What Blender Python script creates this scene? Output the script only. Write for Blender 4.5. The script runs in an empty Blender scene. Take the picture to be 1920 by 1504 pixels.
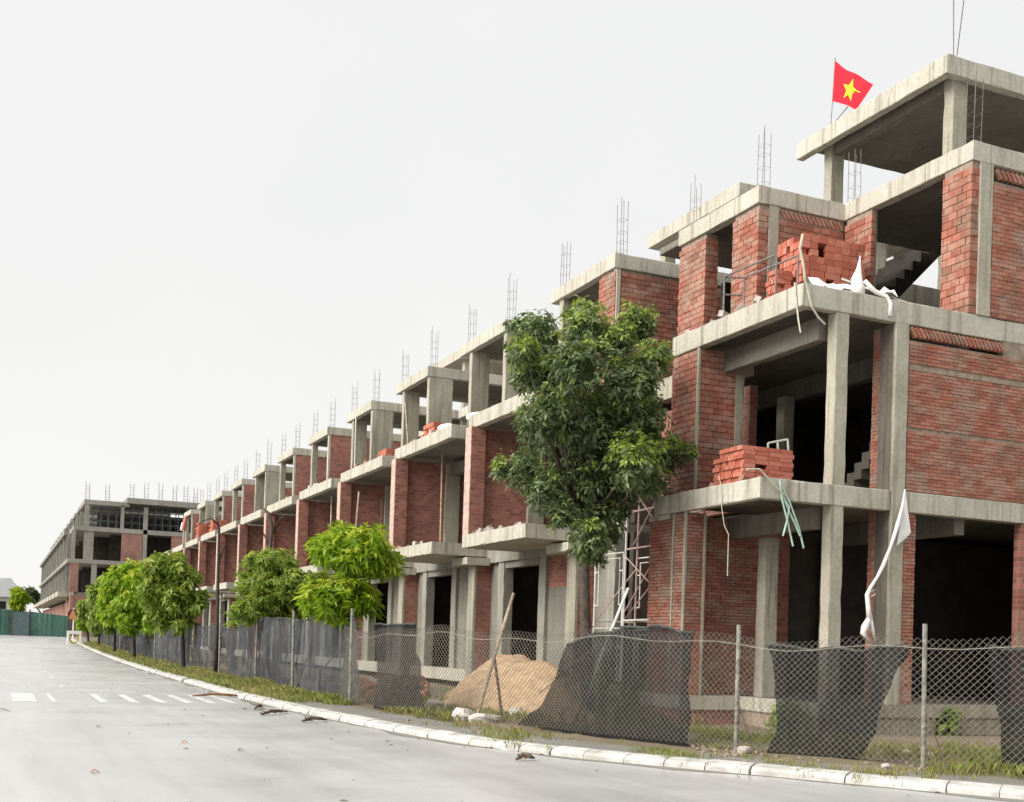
import bpy, math, random
import numpy as np
from mathutils import Vector, Matrix
R_ = math.radians
random.seed(7); rng = np.random.default_rng(7)
SC = bpy.context.scene
COL = SC.collection

# ------------------------------------------------------------------ camera
YAW, PITCH, ROLL, FPX, PY = 0.41379223, 0.01569552, 0.03304029, 2207.2, 1174.7
W0, H0 = 1920.0, 1504.0
CAMZ = 1.6
_f = np.array([math.sin(YAW)*math.cos(PITCH), math.cos(YAW)*math.cos(PITCH), math.sin(PITCH)])
_r0 = np.array([math.cos(YAW), -math.sin(YAW), 0.0]); _u0 = np.cross(_r0, _f)
_r = _r0*math.cos(ROLL)+_u0*math.sin(ROLL); _u = -_r0*math.sin(ROLL)+_u0*math.cos(ROLL)
CAMP = np.array([0, 0, CAMZ])
cd = bpy.data.cameras.new('camera'); cam = bpy.data.objects.new('camera', cd); COL.objects.link(cam)
cd.sensor_width = 36.0; cd.sensor_fit = 'HORIZONTAL'; cd.lens = 36.0*FPX/W0
cd.shift_x = 0.0; cd.shift_y = (PY-H0/2)/W0
cd.clip_start = 0.1; cd.clip_end = 3000
M = Matrix(((_r[0], _u[0], -_f[0], 0), (_r[1], _u[1], -_f[1], 0), (_r[2], _u[2], -_f[2], CAMZ), (0, 0, 0, 1)))
cam.matrix_world = M
SC.camera = cam

# ------------------------------------------------------------------ sky, sun, exposure
SUN_EL, SUN_AZ = R_(36), R_(-62)          # azimuth from +Y towards +X : the light comes from the street side
w = bpy.data.worlds.new('World'); SC.world = w; w.use_nodes = True
nt = w.node_tree; nt.nodes.clear()
out = nt.nodes.new('ShaderNodeOutputWorld'); bg = nt.nodes.new('ShaderNodeBackground')
sky = nt.nodes.new('ShaderNodeTexSky'); sky.sky_type = 'NISHITA'; sky.sun_disc = False
sky.sun_elevation = SUN_EL; sky.sun_rotation = SUN_AZ; sky.air_density = 1.0; sky.dust_density = 4.0; sky.ozone_density = 1.0
bw = nt.nodes.new('ShaderNodeRGBToBW')
tc = nt.nodes.new('ShaderNodeTexCoord')
no = nt.nodes.new('ShaderNodeTexNoise'); no.inputs['Scale'].default_value = 1.6; no.inputs['Detail'].default_value = 4
cr = nt.nodes.new('ShaderNodeValToRGB')   # cloud sheet: even grey-white, slightly bluish where thicker
cr.color_ramp.elements[0].position = 0.3; cr.color_ramp.elements[0].color = (5.5, 5.56, 5.6, 1)
cr.color_ramp.elements[1].position = 0.75; cr.color_ramp.elements[1].color = (6.0, 6.0, 5.98, 1)
mix = nt.nodes.new('ShaderNodeMix'); mix.data_type = 'RGBA'; mix.inputs[0].default_value = 0.92
nt.links.new(tc.outputs['Generated'], no.inputs['Vector']); nt.links.new(no.outputs['Fac'], cr.inputs['Fac'])
nt.links.new(sky.outputs['Color'], bw.inputs['Color']); nt.links.new(bw.outputs['Val'], mix.inputs[6])
sxyz = nt.nodes.new('ShaderNodeSeparateXYZ'); nt.links.new(tc.outputs['Generated'], sxyz.inputs[0])
hr = nt.nodes.new('ShaderNodeValToRGB'); hr.color_ramp.elements[0].position = 0.0; hr.color_ramp.elements[0].color = (1.10, 1.085, 1.05, 1)
hr.color_ramp.elements[1].position = 0.34; hr.color_ramp.elements[1].color = (1.0, 1.0, 1.0, 1); nt.links.new(sxyz.outputs['Z'], hr.inputs['Fac'])
mm = nt.nodes.new('ShaderNodeMix'); mm.data_type = 'RGBA'; mm.blend_type = 'MULTIPLY'; mm.inputs[0].default_value = 1.0
nt.links.new(cr.outputs['Color'], mm.inputs[6]); nt.links.new(hr.outputs['Color'], mm.inputs[7]); nt.links.new(mm.outputs[2], mix.inputs[7]); nt.links.new(mix.outputs[2], bg.inputs['Color'])
bg.inputs['Strength'].default_value = 0.05
nt.links.new(bg.outputs['Background'], out.inputs['Surface'])
sd = bpy.data.lights.new('sun', 'SUN'); sd.energy = 1.5; sd.angle = R_(45); sd.color = (1.0, 0.955, 0.88)
so = bpy.data.objects.new('sun', sd); COL.objects.link(so)
sdir = Vector((math.sin(SUN_AZ)*math.cos(SUN_EL), math.cos(SUN_AZ)*math.cos(SUN_EL), math.sin(SUN_EL)))
sdir = Vector((-math.cos(SUN_EL)*0.99, -math.cos(SUN_EL)*0.10, math.sin(SUN_EL)))
sky.sun_rotation = math.atan2(sdir.x, sdir.y)
so.rotation_euler = (-sdir).to_track_quat('-Z', 'Y').to_euler(); so.location = (-30, 0, 60)
vs = SC.view_settings; vs.view_transform = 'Standard'; vs.look = 'None'; vs.gamma = 1.0; vs.use_curve_mapping = False
vs.exposure = 1.68
SC.cycles.max_bounces = 8; SC.cycles.transparent_max_bounces = 24; SC.cycles.diffuse_bounces = 3
SC.cycles.sample_clamp_indirect = 6.0

# ------------------------------------------------------------------ helpers: view rays used to survey the place
def ray(x, y): return _f+_r*(x-W0/2)/FPX-_u*(y-PY)/FPX
def onZ(x, y, z): d = ray(x, y); return CAMP+d*(z-CAMP[2])/d[2]
def onX(x, y, X): d = ray(x, y); return CAMP+d*(X-CAMP[0])/d[0]
def onY(x, y, Y): d = ray(x, y); return CAMP+d*(Y-CAMP[1])/d[1]
def proj(P):
    d = np.asarray(P, float)-CAMP; z = d@_f
    return W0/2+FPX*(d@_r)/z, PY-FPX*(d@_u)/z, z
def gz(Y):
    t = max(0.0, min(1.0, (Y-45)/73)); return 0.95*t*t

# ------------------------------------------------------------------ materials
def mat(name):
    m = bpy.data.materials.new(name); m.use_nodes = True
    n = m.node_tree.nodes; b = n['Principled BSDF']; return m, m.node_tree, n, b
def ramp(nt, stops, fac=None):
    r = nt.nodes.new('ShaderNodeValToRGB'); e = r.color_ramp.elements
    while len(e) < len(stops): e.new(0.5)
    for i, (p, c) in enumerate(stops): e[i].position = p; e[i].color = (*c, 1)
    if fac is not None: nt.links.new(fac, r.inputs['Fac'])
    return r.outputs['Color']
def noise(nt, scale, detail=4, vec=None, stretch=None, rough=0.55, dist=0.0):
    t = nt.nodes.new('ShaderNodeTexNoise'); t.inputs['Scale'].default_value = scale
    t.inputs['Detail'].default_value = detail; t.inputs['Roughness'].default_value = rough; t.inputs['Distortion'].default_value = dist
    if vec is None: vec = nt.nodes.new('ShaderNodeNewGeometry').outputs['Position']
    if stretch:
        mp = nt.nodes.new('ShaderNodeMapping'); mp.inputs['Scale'].default_value = stretch
        nt.links.new(vec, mp.inputs['Vector']); vec = mp.outputs['Vector']
    nt.links.new(vec, t.inputs['Vector']); return t.outputs['Fac']
def mixc(nt, a, b, fac, mode='MIX'):
    m = nt.nodes.new('ShaderNodeMix'); m.data_type = 'RGBA'; m.blend_type = mode
    for i, v in ((6, a), (7, b)):
        if isinstance(v, tuple): m.inputs[i].default_value = (*v, 1)
        else: nt.links.new(v, m.inputs[i])
    if isinstance(fac, float): m.inputs[0].default_value = fac
    else: nt.links.new(fac, m.inputs[0])
    return m.outputs[2]
def val(nt, op, a, b):
    m = nt.nodes.new('ShaderNodeMath'); m.operation = op
    for i, v in ((0, a), (1, b)):
        if isinstance(v, (int, float)): m.inputs[i].default_value = v
        else: nt.links.new(v, m.inputs[i])
    return m.outputs[0]
def bump(nt, b, h, strength=0.3, dist=0.02):
    bp = nt.nodes.new('ShaderNodeBump'); bp.inputs['Strength'].default_value = strength; bp.inputs['Distance'].default_value = dist
    nt.links.new(h, bp.inputs['Height']); nt.links.new(bp.outputs['Normal'], b.inputs['Normal'])

def concrete(name, lo, hi, stain, amount=0.5, rough=0.85):
    m, t, n, b = mat(name)
    c = ramp(t, [(0.3, lo), (0.7, hi)], noise(t, 0.9, 6))
    st = ramp(t, [(0.52, (0, 0, 0)), (0.72, (1, 1, 1))], noise(t, 1.0, 5, stretch=(5, 5, 0.35)))
    stf = val(t, 'MULTIPLY', st, amount)
    c = mixc(t, c, stain, stf)
    st2 = ramp(t, [(0.60, (0, 0, 0)), (0.68, (1, 1, 1))], noise(t, 1.0, 3, stretch=(13, 13, 0.5))); c = mixc(t, c, stain, val(t, 'MULTIPLY', st2, amount*0.9))
    bl = ramp(t, [(0.55, (0, 0, 0)), (0.75, (1, 1, 1))], noise(t, 0.55, 7, rough=0.7)); c = mixc(t, c, tuple(x*0.62 for x in hi), val(t, 'MULTIPLY', bl, 0.38))
    fine = noise(t, 14, 5); c = mixc(t, c, ramp(t, [(0.35, (0.55, 0.54, 0.5)), (0.65, (1, 1, 1))], fine), 0.38, 'MULTIPLY')
    # form-board joints: thin darker lines at uneven spacing
    pos = n.new('ShaderNodeNewGeometry').outputs['Position']; sx = n.new('ShaderNodeSeparateXYZ'); t.links.new(pos, sx.inputs[0])
    s = val(t, 'ADD', sx.outputs[0], sx.outputs[1]); fr = val(t, 'FRACT', val(t, 'MULTIPLY', s, 0.83), 0)
    line = val(t, 'LESS_THAN', fr, 0.012); c = mixc(t, c, stain, val(t, 'MULTIPLY', line, 0.55))
    t.links.new(c, b.inputs['Base Color']); b.inputs['Roughness'].default_value = rough
    bump(t, b, fine, 0.35, 0.01); return m
M_CONC = concrete('pale_concrete', (0.45, 0.423, 0.355), (0.585, 0.558, 0.48), (0.21, 0.18, 0.125), 0.7)
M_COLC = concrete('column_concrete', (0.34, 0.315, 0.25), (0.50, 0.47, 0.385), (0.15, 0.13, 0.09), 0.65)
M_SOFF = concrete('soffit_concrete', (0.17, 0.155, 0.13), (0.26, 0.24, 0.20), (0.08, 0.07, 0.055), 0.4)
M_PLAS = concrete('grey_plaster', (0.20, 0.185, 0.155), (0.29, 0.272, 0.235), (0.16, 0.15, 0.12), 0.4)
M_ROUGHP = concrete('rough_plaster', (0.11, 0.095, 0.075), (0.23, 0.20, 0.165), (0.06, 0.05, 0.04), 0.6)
M_FARC = concrete('far_concrete', (0.26, 0.25, 0.22), (0.38, 0.365, 0.325), (0.15, 0.14, 0.12), 0.5)
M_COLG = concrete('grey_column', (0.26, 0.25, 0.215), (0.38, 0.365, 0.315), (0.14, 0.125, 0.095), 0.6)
M_STONE = concrete('plinth_block', (0.20, 0.175, 0.13), (0.36, 0.325, 0.25), (0.12, 0.10, 0.07), 0.5)

def brick_mat():
    m, t, n, b = mat('red_brick')
    g = n.new('ShaderNodeNewGeometry'); oi = n.new('ShaderNodeObjectInfo')
    r = val(t, 'FRACT', val(t, 'ADD', g.outputs['Random Per Island'], val(t, 'MULTIPLY', oi.outputs['Random'], 3.7)), 0)
    c = ramp(t, [(0.0, (0.29, 0.095, 0.062)), (0.3, (0.36, 0.125, 0.083)), (0.65, (0.40, 0.148, 0.10)), (0.88, (0.45, 0.195, 0.138)), (1.0, (0.36, 0.165, 0.11))], r)
    d = noise(t, 1.3, 5); c = mixc(t, c, (0.20, 0.135, 0.095), val(t, 'MULTIPLY', ramp(t, [(0.46, (0, 0, 0)), (0.68, (1, 1, 1))], d), 0.75))
    d2 = noise(t, 2.1, 6, stretch=(1, 1, 2)); c = mixc(t, c, (0.44, 0.35, 0.28), val(t, 'MULTIPLY', ramp(t, [(0.47, (0, 0, 0)), (0.62, (1, 1, 1))], d2), 0.45))
    f = noise(t, 40, 4); c = mixc(t, c, ramp(t, [(0.3, (0.6, 0.55, 0.5)), (0.6, (1, 1, 1))], f), 0.5, 'MULTIPLY')
    t.links.new(c, b.inputs['Base Color']); b.inputs['Roughness'].default_value = 0.9; bump(t, b, f, 0.4, 0.006); return m
M_BRICK = brick_mat()
def fresh_brick():
    m, t, n, b = mat('new_brick')
    g = n.new('ShaderNodeNewGeometry'); oi = n.new('ShaderNodeObjectInfo')
    r = val(t, 'FRACT', val(t, 'ADD', g.outputs['Random Per Island'], val(t, 'MULTIPLY', oi.outputs['Random'], 3.7)), 0)
    c = ramp(t, [(0.0, (0.42, 0.12, 0.075)), (0.5, (0.52, 0.16, 0.10)), (1.0, (0.60, 0.23, 0.165))], r)
    f = noise(t, 30, 4); c = mixc(t, c, ramp(t, [(0.3, (0.65, 0.6, 0.55)), (0.6, (1, 1, 1))], f), 0.5, 'MULTIPLY')
    t.links.new(c, b.inputs['Base Color']); b.inputs['Roughness'].default_value = 0.85; bump(t, b, f, 0.3, 0.006); return m
M_NEWB = fresh_brick()
def brick_wall_mat(name, c1, c2, mortar):
    m, t, n, b = mat(name)
    pos = n.new('ShaderNodeNewGeometry').outputs['Position']; sx = n.new('ShaderNodeSeparateXYZ'); t.links.new(pos, sx.inputs[0])
    cb = n.new('ShaderNodeCombineXYZ'); t.links.new(val(t, 'ADD', sx.outputs[0], sx.outputs[1]), cb.inputs[0]); t.links.new(sx.outputs[2], cb.inputs[1])
    br = n.new('ShaderNodeTexBrick'); t.links.new(cb.outputs[0], br.inputs['Vector'])
    br.inputs['Scale'].default_value = 1.0; br.inputs['Brick Width'].default_value = 0.23; br.inputs['Row Height'].default_value = 0.11
    br.inputs['Mortar Size'].default_value = 0.010; br.inputs['Mortar Smooth'].default_value = 0.2; br.inputs['Bias'].default_value = 0.0
    br.inputs['Color1'].default_value = (*c1, 1); br.inputs['Color2'].default_value = (*c2, 1); br.inputs['Mortar'].default_value = (*mortar, 1)
    c = br.outputs['Color']
    d = noise(t, 0.8, 6); c = mixc(t, c, (0.16, 0.09, 0.07), val(t, 'MULTIPLY', ramp(t, [(0.48, (0, 0, 0)), (0.7, (1, 1, 1))], d), 0.65))
    d2 = noise(t, 1.7, 5); c = mixc(t, c, (0.33, 0.25, 0.19), val(t, 'MULTIPLY', ramp(t, [(0.58, (0, 0, 0)), (0.72, (1, 1, 1))], d2), 0.6))
    t.links.new(c, b.inputs['Base Color']); b.inputs['Roughness'].default_value = 0.9
    bump(t, b, val(t, 'SUBTRACT', 1.0, br.outputs['Fac']), 0.5, 0.012); return m
M_BWALL = brick_wall_mat('brick_wall', (0.25, 0.08, 0.062), (0.42, 0.165, 0.125), (0.28, 0.205, 0.16))
M_BFAR = brick_wall_mat('far_brick_wall', (0.33, 0.15, 0.12), (0.38, 0.19, 0.155), (0.30, 0.22, 0.18))

def plain(name, col, rough=0.7, var=0.25, scale=6, metal=0.0, spec=0.3):
    m, t, n, b = mat(name)
    c = ramp(t, [(0.3, tuple(x*(1-var) for x in col)), (0.7, tuple(min(1, x*(1+var)) for x in col))], noise(t, scale, 5))
    t.links.new(c, b.inputs['Base Color']); b.inputs['Roughness'].default_value = rough; b.inputs['Metallic'].default_value = metal
    b.inputs['Specular IOR Level'].default_value = spec; return m
M_PIERE = plain('pale_brick_edge', (0.52, 0.37, 0.31), 0.9, 0.35, 9)
M_MORT = plain('mortar', (0.30, 0.235, 0.185), 0.95, 0.3, 9)
M_STEEL = plain('rusty_steel', (0.20, 0.18, 0.17), 0.7, 0.4, 20)
M_GALV = plain('galvanised_wire', (0.33, 0.315, 0.265), 0.6, 0.3, 10, 0.0, 0.3)
M_POST = plain('fence_post', (0.24, 0.23, 0.20), 0.8, 0.5, 9)
M_SCAF = plain('scaffold_paint', (0.62, 0.62, 0.57), 0.55, 0.25, 14)
M_PINK = plain('scaffold_pink', (0.50, 0.36, 0.33), 0.6, 0.25, 14)
M_WOOD = plain('weathered_wood', (0.36, 0.28, 0.20), 0.85, 0.4, 9)
M_DKWOOD = plain('dark_wood', (0.11, 0.08, 0.055), 0.85, 0.4, 9)
M_BARK = plain('bark', (0.085, 0.066, 0.052), 0.9, 0.45, 12)
M_BARKD = plain('dark_bark', (0.055, 0.045, 0.038), 0.9, 0.4, 12)
M_WHITE = plain('white_cloth', (0.78, 0.77, 0.75), 0.75, 0.06, 8)
M_TEAL = plain('green_strap', (0.40, 0.55, 0.47), 0.6, 0.15, 8)
M_ROPE = plain('pale_rope', (0.50, 0.50, 0.40), 0.8, 0.15, 8)
M_SAND = plain('sand', (0.42, 0.29, 0.18), 0.95, 0.28, 7)
M_RUBB = plain('rubble_stone', (0.45, 0.40, 0.36), 0.9, 0.35, 5)
M_ROOF = plain('far_roof', (0.30, 0.305, 0.315), 0.8, 0.15, 3)
M_FARW = plain('far_wall', (0.62, 0.62, 0.58), 0.8, 0.08, 2)
M_DKIN = plain('shade_painted_interior', (0.055, 0.047, 0.041), 0.9, 0.35, 2)  # near-black colour stands in for the shade of deep unlit rooms
M_DARK = plain('dark_void', (0.02, 0.022, 0.025), 0.9, 0.2, 2)
M_ORANGE = plain('orange_sign', (0.55, 0.28, 0.12), 0.5, 0.1, 5)
M_DRED = plain('dark_red_sign', (0.12, 0.03, 0.035), 0.6, 0.1, 5)
M_DEADL = plain('dead_leaf', (0.25, 0.13, 0.07), 0.8, 0.4, 8)
M_TEALPOLE = plain('props', (0.10, 0.115, 0.115), 0.7, 0.3, 3)

def leafmat(name, lo, mid, hi, young, trans=0.25):
    m, t, n, b = mat(name)
    g = n.new('ShaderNodeNewGeometry')
    c = ramp(t, [(0.0, lo), (0.55, mid), (1.0, hi)], g.outputs['Random Per Island'])
    at = n.new('ShaderNodeAttribute'); at.attribute_name = 'young'
    c = mixc(t, c, young, at.outputs['Fac'])
    t.links.new(c, b.inputs['Base Color']); b.inputs['Roughness'].default_value = 0.45; b.inputs['Specular IOR Level'].default_value = 0.4
    tr = n.new('ShaderNodeBsdfTranslucent'); t.links.new(c, tr.inputs['Color'])
    ms = n.new('ShaderNodeMixShader'); ms.inputs[0].default_value = trans
    o = n['Material Output']; t.links.new(b.outputs[0], ms.inputs[1]); t.links.new(tr.outputs[0], ms.inputs[2]); t.links.new(ms.outputs[0], o.inputs['Surface'])
    return m
M_LEAF = leafmat('tree_leaf', (0.055, 0.09, 0.033), (0.135, 0.185, 0.07), (0.25, 0.295, 0.15), (0.34, 0.44, 0.08), 0.34)
M_LEAFB = leafmat('bright_leaf', (0.13, 0.25, 0.012), (0.27, 0.43, 0.02), (0.42, 0.54, 0.045), (0.52, 0.58, 0.06), 0.5)
M_LEAFM = leafmat('mid_leaf', (0.11, 0.175, 0.03), (0.21, 0.30, 0.055), (0.33, 0.40, 0.09), (0.33, 0.41, 0.06), 0.36)
M_LEAFM2 = leafmat('yellowish_leaf', (0.11, 0.18, 0.02), (0.22, 0.32, 0.04), (0.35, 0.43, 0.08), (0.42, 0.48, 0.08), 0.42)
M_GRASS = leafmat('grass_blade', (0.11, 0.16, 0.03), (0.20, 0.25, 0.05), (0.32, 0.33, 0.09), (0.38, 0.31, 0.13), 0.3)

def netmat(name, col, opac):
    m, t, n, b = mat(name)
    pos = n.new('ShaderNodeNewGeometry').outputs['Position']
    c = ramp(t, [(0.3, tuple(x*0.55 for x in col)), (0.7, tuple(x*1.6 for x in col))], noise(t, 2.6, 4, stretch=(2, 2, 0.12)))  # vertical streaks paint the light and dark of folds into the colour
    t.links.new(c, b.inputs['Base Color']); b.inputs['Roughness'].default_value = 0.85; b.inputs['Specular IOR Level'].default_value = 0.15
    tp = n.new('ShaderNodeBsdfTransparent'); ms = n.new('ShaderNodeMixShader')
    op = ramp(t, [(0.3, (opac-0.04,)*3), (0.7, (min(1, opac+0.04),)*3)], noise(t, 3.0, 4))
    t.links.new(op, ms.inputs[0]); t.links.new(tp.outputs[0], ms.inputs[1]); t.links.new(b.outputs[0], ms.inputs[2])
    t.links.new(ms.outputs[0], n['Material Output'].inputs['Surface']); return m
M_NET = netmat('black_shade_cloth', (0.013, 0.014, 0.016), 0.86)
M_NETG = netmat('grey_shade_cloth', (0.06, 0.063, 0.068), 0.80)
M_NETT = netmat('thin_shade_cloth', (0.06, 0.063, 0.068), 0.66)
M_NETGR = netmat('green_tarp', (0.06, 0.155, 0.12), 0.98)

def road_mat():
    m, t, n, b = mat('wet_road')
    d = noise(t, 0.35, 6, stretch=(1.4, 0.35, 1)); c = ramp(t, [(0.3, (0.47, 0.466, 0.46)), (0.7, (0.58, 0.576, 0.568))], d)
    f = noise(t, 60, 4); c = mixc(t, c, ramp(t, [(0.35, (0.5, 0.5, 0.5)), (0.62, (1, 1, 1))], f), 0.55, 'MULTIPLY')
    vo = n.new('ShaderNodeTexVoronoi'); vo.feature = 'DISTANCE_TO_EDGE'; vo.inputs['Scale'].default_value = 0.16
    wp = noise(t, 1.6, 5); ad = n.new('ShaderNodeVectorMath'); ad.operation = 'ADD'; t.links.new(n.new('ShaderNodeNewGeometry').outputs['Position'], ad.inputs[0]); t.links.new(wp, ad.inputs[1]); t.links.new(ad.outputs[0], vo.inputs['Vector'])
    ck = val(t, 'MULTIPLY', val(t, 'LESS_THAN', vo.outputs['Distance'], 0.0035), val(t, 'GREATER_THAN', noise(t, 0.13, 2), 0.60)); c = mixc(t, c, (0.22, 0.21, 0.195), val(t, 'MULTIPLY', ck, 0.7))
    sp = noise(t, 9, 6); c = mixc(t, c, (0.24, 0.22, 0.20), val(t, 'MULTIPLY', ramp(t, [(0.66, (0, 0, 0)), (0.74, (1, 1, 1))], sp), 0.5))
    s = noise(t, 1.0, 5, stretch=(2.6, 0.22, 1), dist=0.6); c = mixc(t, c, (0.31, 0.295, 0.285), val(t, 'MULTIPLY', ramp(t, [(0.46, (0, 0, 0)), (0.68, (1, 1, 1))], s), 0.3))
    t.links.new(c, b.inputs['Base Color'])
    rr = ramp(t, [(0.35, (0.26, 0.26, 0.26)), (0.7, (0.46, 0.46, 0.46))], noise(t, 0.5, 5))
    t.links.new(rr, b.inputs['Roughness']); b.inputs['Specular IOR Level'].default_value = 0.6
    bump(t, b, f, 0.12, 0.004); return m
M_ROAD = road_mat()
def ground_mat(name, a, bcol, gr, sc=1.2):
    m, t, n, b = mat(name)
    c = ramp(t, [(0.3, a), (0.7, bcol)], noise(t, sc, 6))
    c = mixc(t, c, gr, ramp(t, [(0.5, (0, 0, 0)), (0.66, (0.8, 0.8, 0.8))], noise(t, 0.6, 6)))
    f = noise(t, 25, 5); c = mixc(t, c, ramp(t, [(0.3, (0.55, 0.55, 0.5)), (0.65, (1, 1, 1))], f), 0.6, 'MULTIPLY')
    t.links.new(c, b.inputs['Base Color']); b.inputs['Roughness'].default_value = 0.8; bump(t, b, f, 0.5, 0.02); return m
M_SOIL = ground_mat('lot_soil', (0.17, 0.13, 0.09), (0.27, 0.215, 0.15), (0.13, 0.14, 0.05))
M_PAVE = ground_mat('pavement', (0.20, 0.195, 0.18), (0.30, 0.285, 0.26), (0.19, 0.165, 0.115))
M_LAND = ground_mat('land', (0.16, 0.15, 0.10), (0.22, 0.20, 0.14), (0.10, 0.13, 0.05), 0.1)
def paint_mat(name, col, worn, bare):
    m, t, n, b = mat(name)
    c = mixc(t, col, bare, ramp(t, [(worn-0.08, (0, 0, 0)), (worn+0.12, (1, 1, 1))], noise(t, 5, 6)))
    c = mixc(t, c, (0.30, 0.28, 0.24), val(t, 'MULTIPLY', ramp(t, [(0.5, (0, 0, 0)), (0.7, (1, 1, 1))], noise(t, 1.3, 6)), 0.45))
    t.links.new(c, b.inputs['Base Color']); b.inputs['Roughness'].default_value = 0.6; return m
M_KERB = paint_mat('kerb_whitewash', (0.58, 0.57, 0.545), 0.50, (0.42, 0.41, 0.38))
M_MARK = paint_mat('road_paint', (0.74, 0.74, 0.72), 0.45, (0.56, 0.55, 0.535))

# flag print: flat cloth colour, the star is its own piece
M_FLAG = plain('flag_red', (0.72, 0.012, 0.03), 0.7, 0.08, 4)
M_STAR = plain('flag_yellow', (0.90, 0.68, 0.03), 0.7, 0.05, 4)

# ------------------------------------------------------------------ mesh builder
class MB:
    def __init__(s): s.v = []; s.f = []
    def box(s, x0, x1, y0, y1, z0, z1):
        i = len(s.v)
        s.v += [(x0, y0, z0), (x1, y0, z0), (x1, y1, z0), (x0, y1, z0), (x0, y0, z1), (x1, y0, z1), (x1, y1, z1), (x0, y1, z1)]
        s.f += [(i, i+3, i+2, i+1), (i+4, i+5, i+6, i+7), (i, i+1, i+5, i+4), (i+1, i+2, i+6, i+5), (i+2, i+3, i+7, i+6), (i+3, i, i+4, i+7)]
        return s
    def rough(s, x0, x1, y0, y1, z0, z1, j=.007):     # a cast member: slightly uneven, knocked edges
        lo = [x0, y0, z0]; hi = [x1, y1, z1]; ax = max(range(3), key=lambda a: hi[a]-lo[a]); b, c = [a for a in range(3) if a != ax]
        n = max(2, min(26, int((hi[ax]-lo[ax])/.28))); i0 = len(s.v); ch = min(.018, (hi[b]-lo[b])*.12, (hi[c]-lo[c])*.12)
        for k in range(n+1):
            t = lo[ax]+(hi[ax]-lo[ax])*k/n
            for (pb, pc, db, dc) in ((lo[b], lo[c], ch, 0), (hi[b], lo[c], -ch, 0), (hi[b], lo[c], 0, ch), (hi[b], hi[c], 0, -ch), (hi[b], hi[c], -ch, 0), (lo[b], hi[c], ch, 0), (lo[b], hi[c], 0, -ch), (lo[b], lo[c], 0, ch)):
                e = random.uniform(.2, 1.3) if random.random() < .9 else random.uniform(1.5, 2.6); v = [0, 0, 0]; v[ax] = t; v[b] = pb+db*e+random.uniform(-j, j)*.4; v[c] = pc+dc*e+random.uniform(-j, j)*.4; s.v.append(tuple(v))
        for k in range(n):
            for q in range(8): a = i0+k*8+q; d = i0+k*8+(q+1) % 8; s.f.append((a, d, d+8, a+8) if ax != 1 else (a, a+8, d+8, d))
        s.f.append(tuple(range(i0, i0+8)) if ax == 1 else tuple(range(i0+7, i0-1, -1))); e = i0+n*8; s.f.append(tuple(range(e+7, e-1, -1)) if ax == 1 else tuple(range(e, e+8)))
        return s
    def tube(s, pts, rad, n=6, cap=True):
        pts = [Vector(p) for p in pts]; rads = rad if isinstance(rad, (list, tuple)) else [rad]*len(pts)
        base = len(s.v); up = Vector((0.31, 0.17, 0.94))
        for k, p in enumerate(pts):
            a = pts[max(0, k-1)]; b = pts[min(len(pts)-1, k+1)]; d = (b-a)
            if d.length < 1e-9: d = Vector((0, 0, 1))
            d.normalize(); e = d.cross(up if abs(d.dot(up)) < 0.95 else Vector((1, 0, 0))).normalized(); g = d.cross(e)
            for j in range(n):
                t = 2*math.pi*j/n; q = p+(e*math.cos(t)+g*math.sin(t))*rads[k]; s.v.append(tuple(q))
        for k in range(len(pts)-1):
            for j in range(n):
                a = base+k*n+j; b = base+k*n+(j+1) % n; s.f.append((a, b, b+n, a+n))
        if cap:
            s.f.append(tuple(base+j for j in reversed(range(n)))); e = base+(len(pts)-1)*n; s.f.append(tuple(e+j for j in range(n)))
        return s
    def poly(s, pts): i = len(s.v); s.v += [tuple(p) for p in pts]; s.f.append(tuple(range(i, i+len(pts)))); return s
    def grid(s, P):                      # P[i][j] points
        i0 = len(s.v); n = len(P); m = len(P[0])
        for row in P: s.v += [tuple(p) for p in row]
        for i in range(n-1):
            for j in range(m-1): a = i0+i*m+j; s.f.append((a, a+1, a+m+1, a+m))
        return s
    def build(s, name, material, parent=None, smooth=False, **tags):
        me = bpy.data.meshes.new(name)
        off = Vector(parent['_o']) if parent is not None else Vector((0, 0, 0))
        me.from_pydata([tuple(Vector(p)-off) for p in s.v], [], s.f); me.update()
        if material: me.materials.append(material)
        if smooth:
            for p in me.polygons: p.use_smooth = True
        o = bpy.data.objects.new(name, me); COL.objects.link(o)
        if parent is not None: o.parent = parent
        for k, v in tags.items(): o[k] = v
        return o
ROOTS = []
def thing(name, label, cat, loc, group=None):
    o = bpy.data.objects.new(name, None); COL.objects.link(o); o.location = loc; o.empty_display_size = 0.2
    o['_o'] = tuple(loc); o['label'] = label; o['category'] = cat
    if group: o['group'] = group
    ROOTS.append(o); return o
def sub(o, parent):                      # give a part the bookkeeping a sub-part needs
    o['_o'] = tuple(parent['_o']); return o
def copy_thing(src, loc, label, group=None):
    c = src.copy(); COL.objects.link(c); c.location = loc; c['label'] = label; c['_o'] = tuple(loc)
    if group: c['group'] = group
    for ch in src.children:
        d = ch.copy(); COL.objects.link(d); d.parent = c
        for g in ch.children:
            e = g.copy(); COL.objects.link(e); e.parent = d
    ROOTS.append(c); return c
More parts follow.
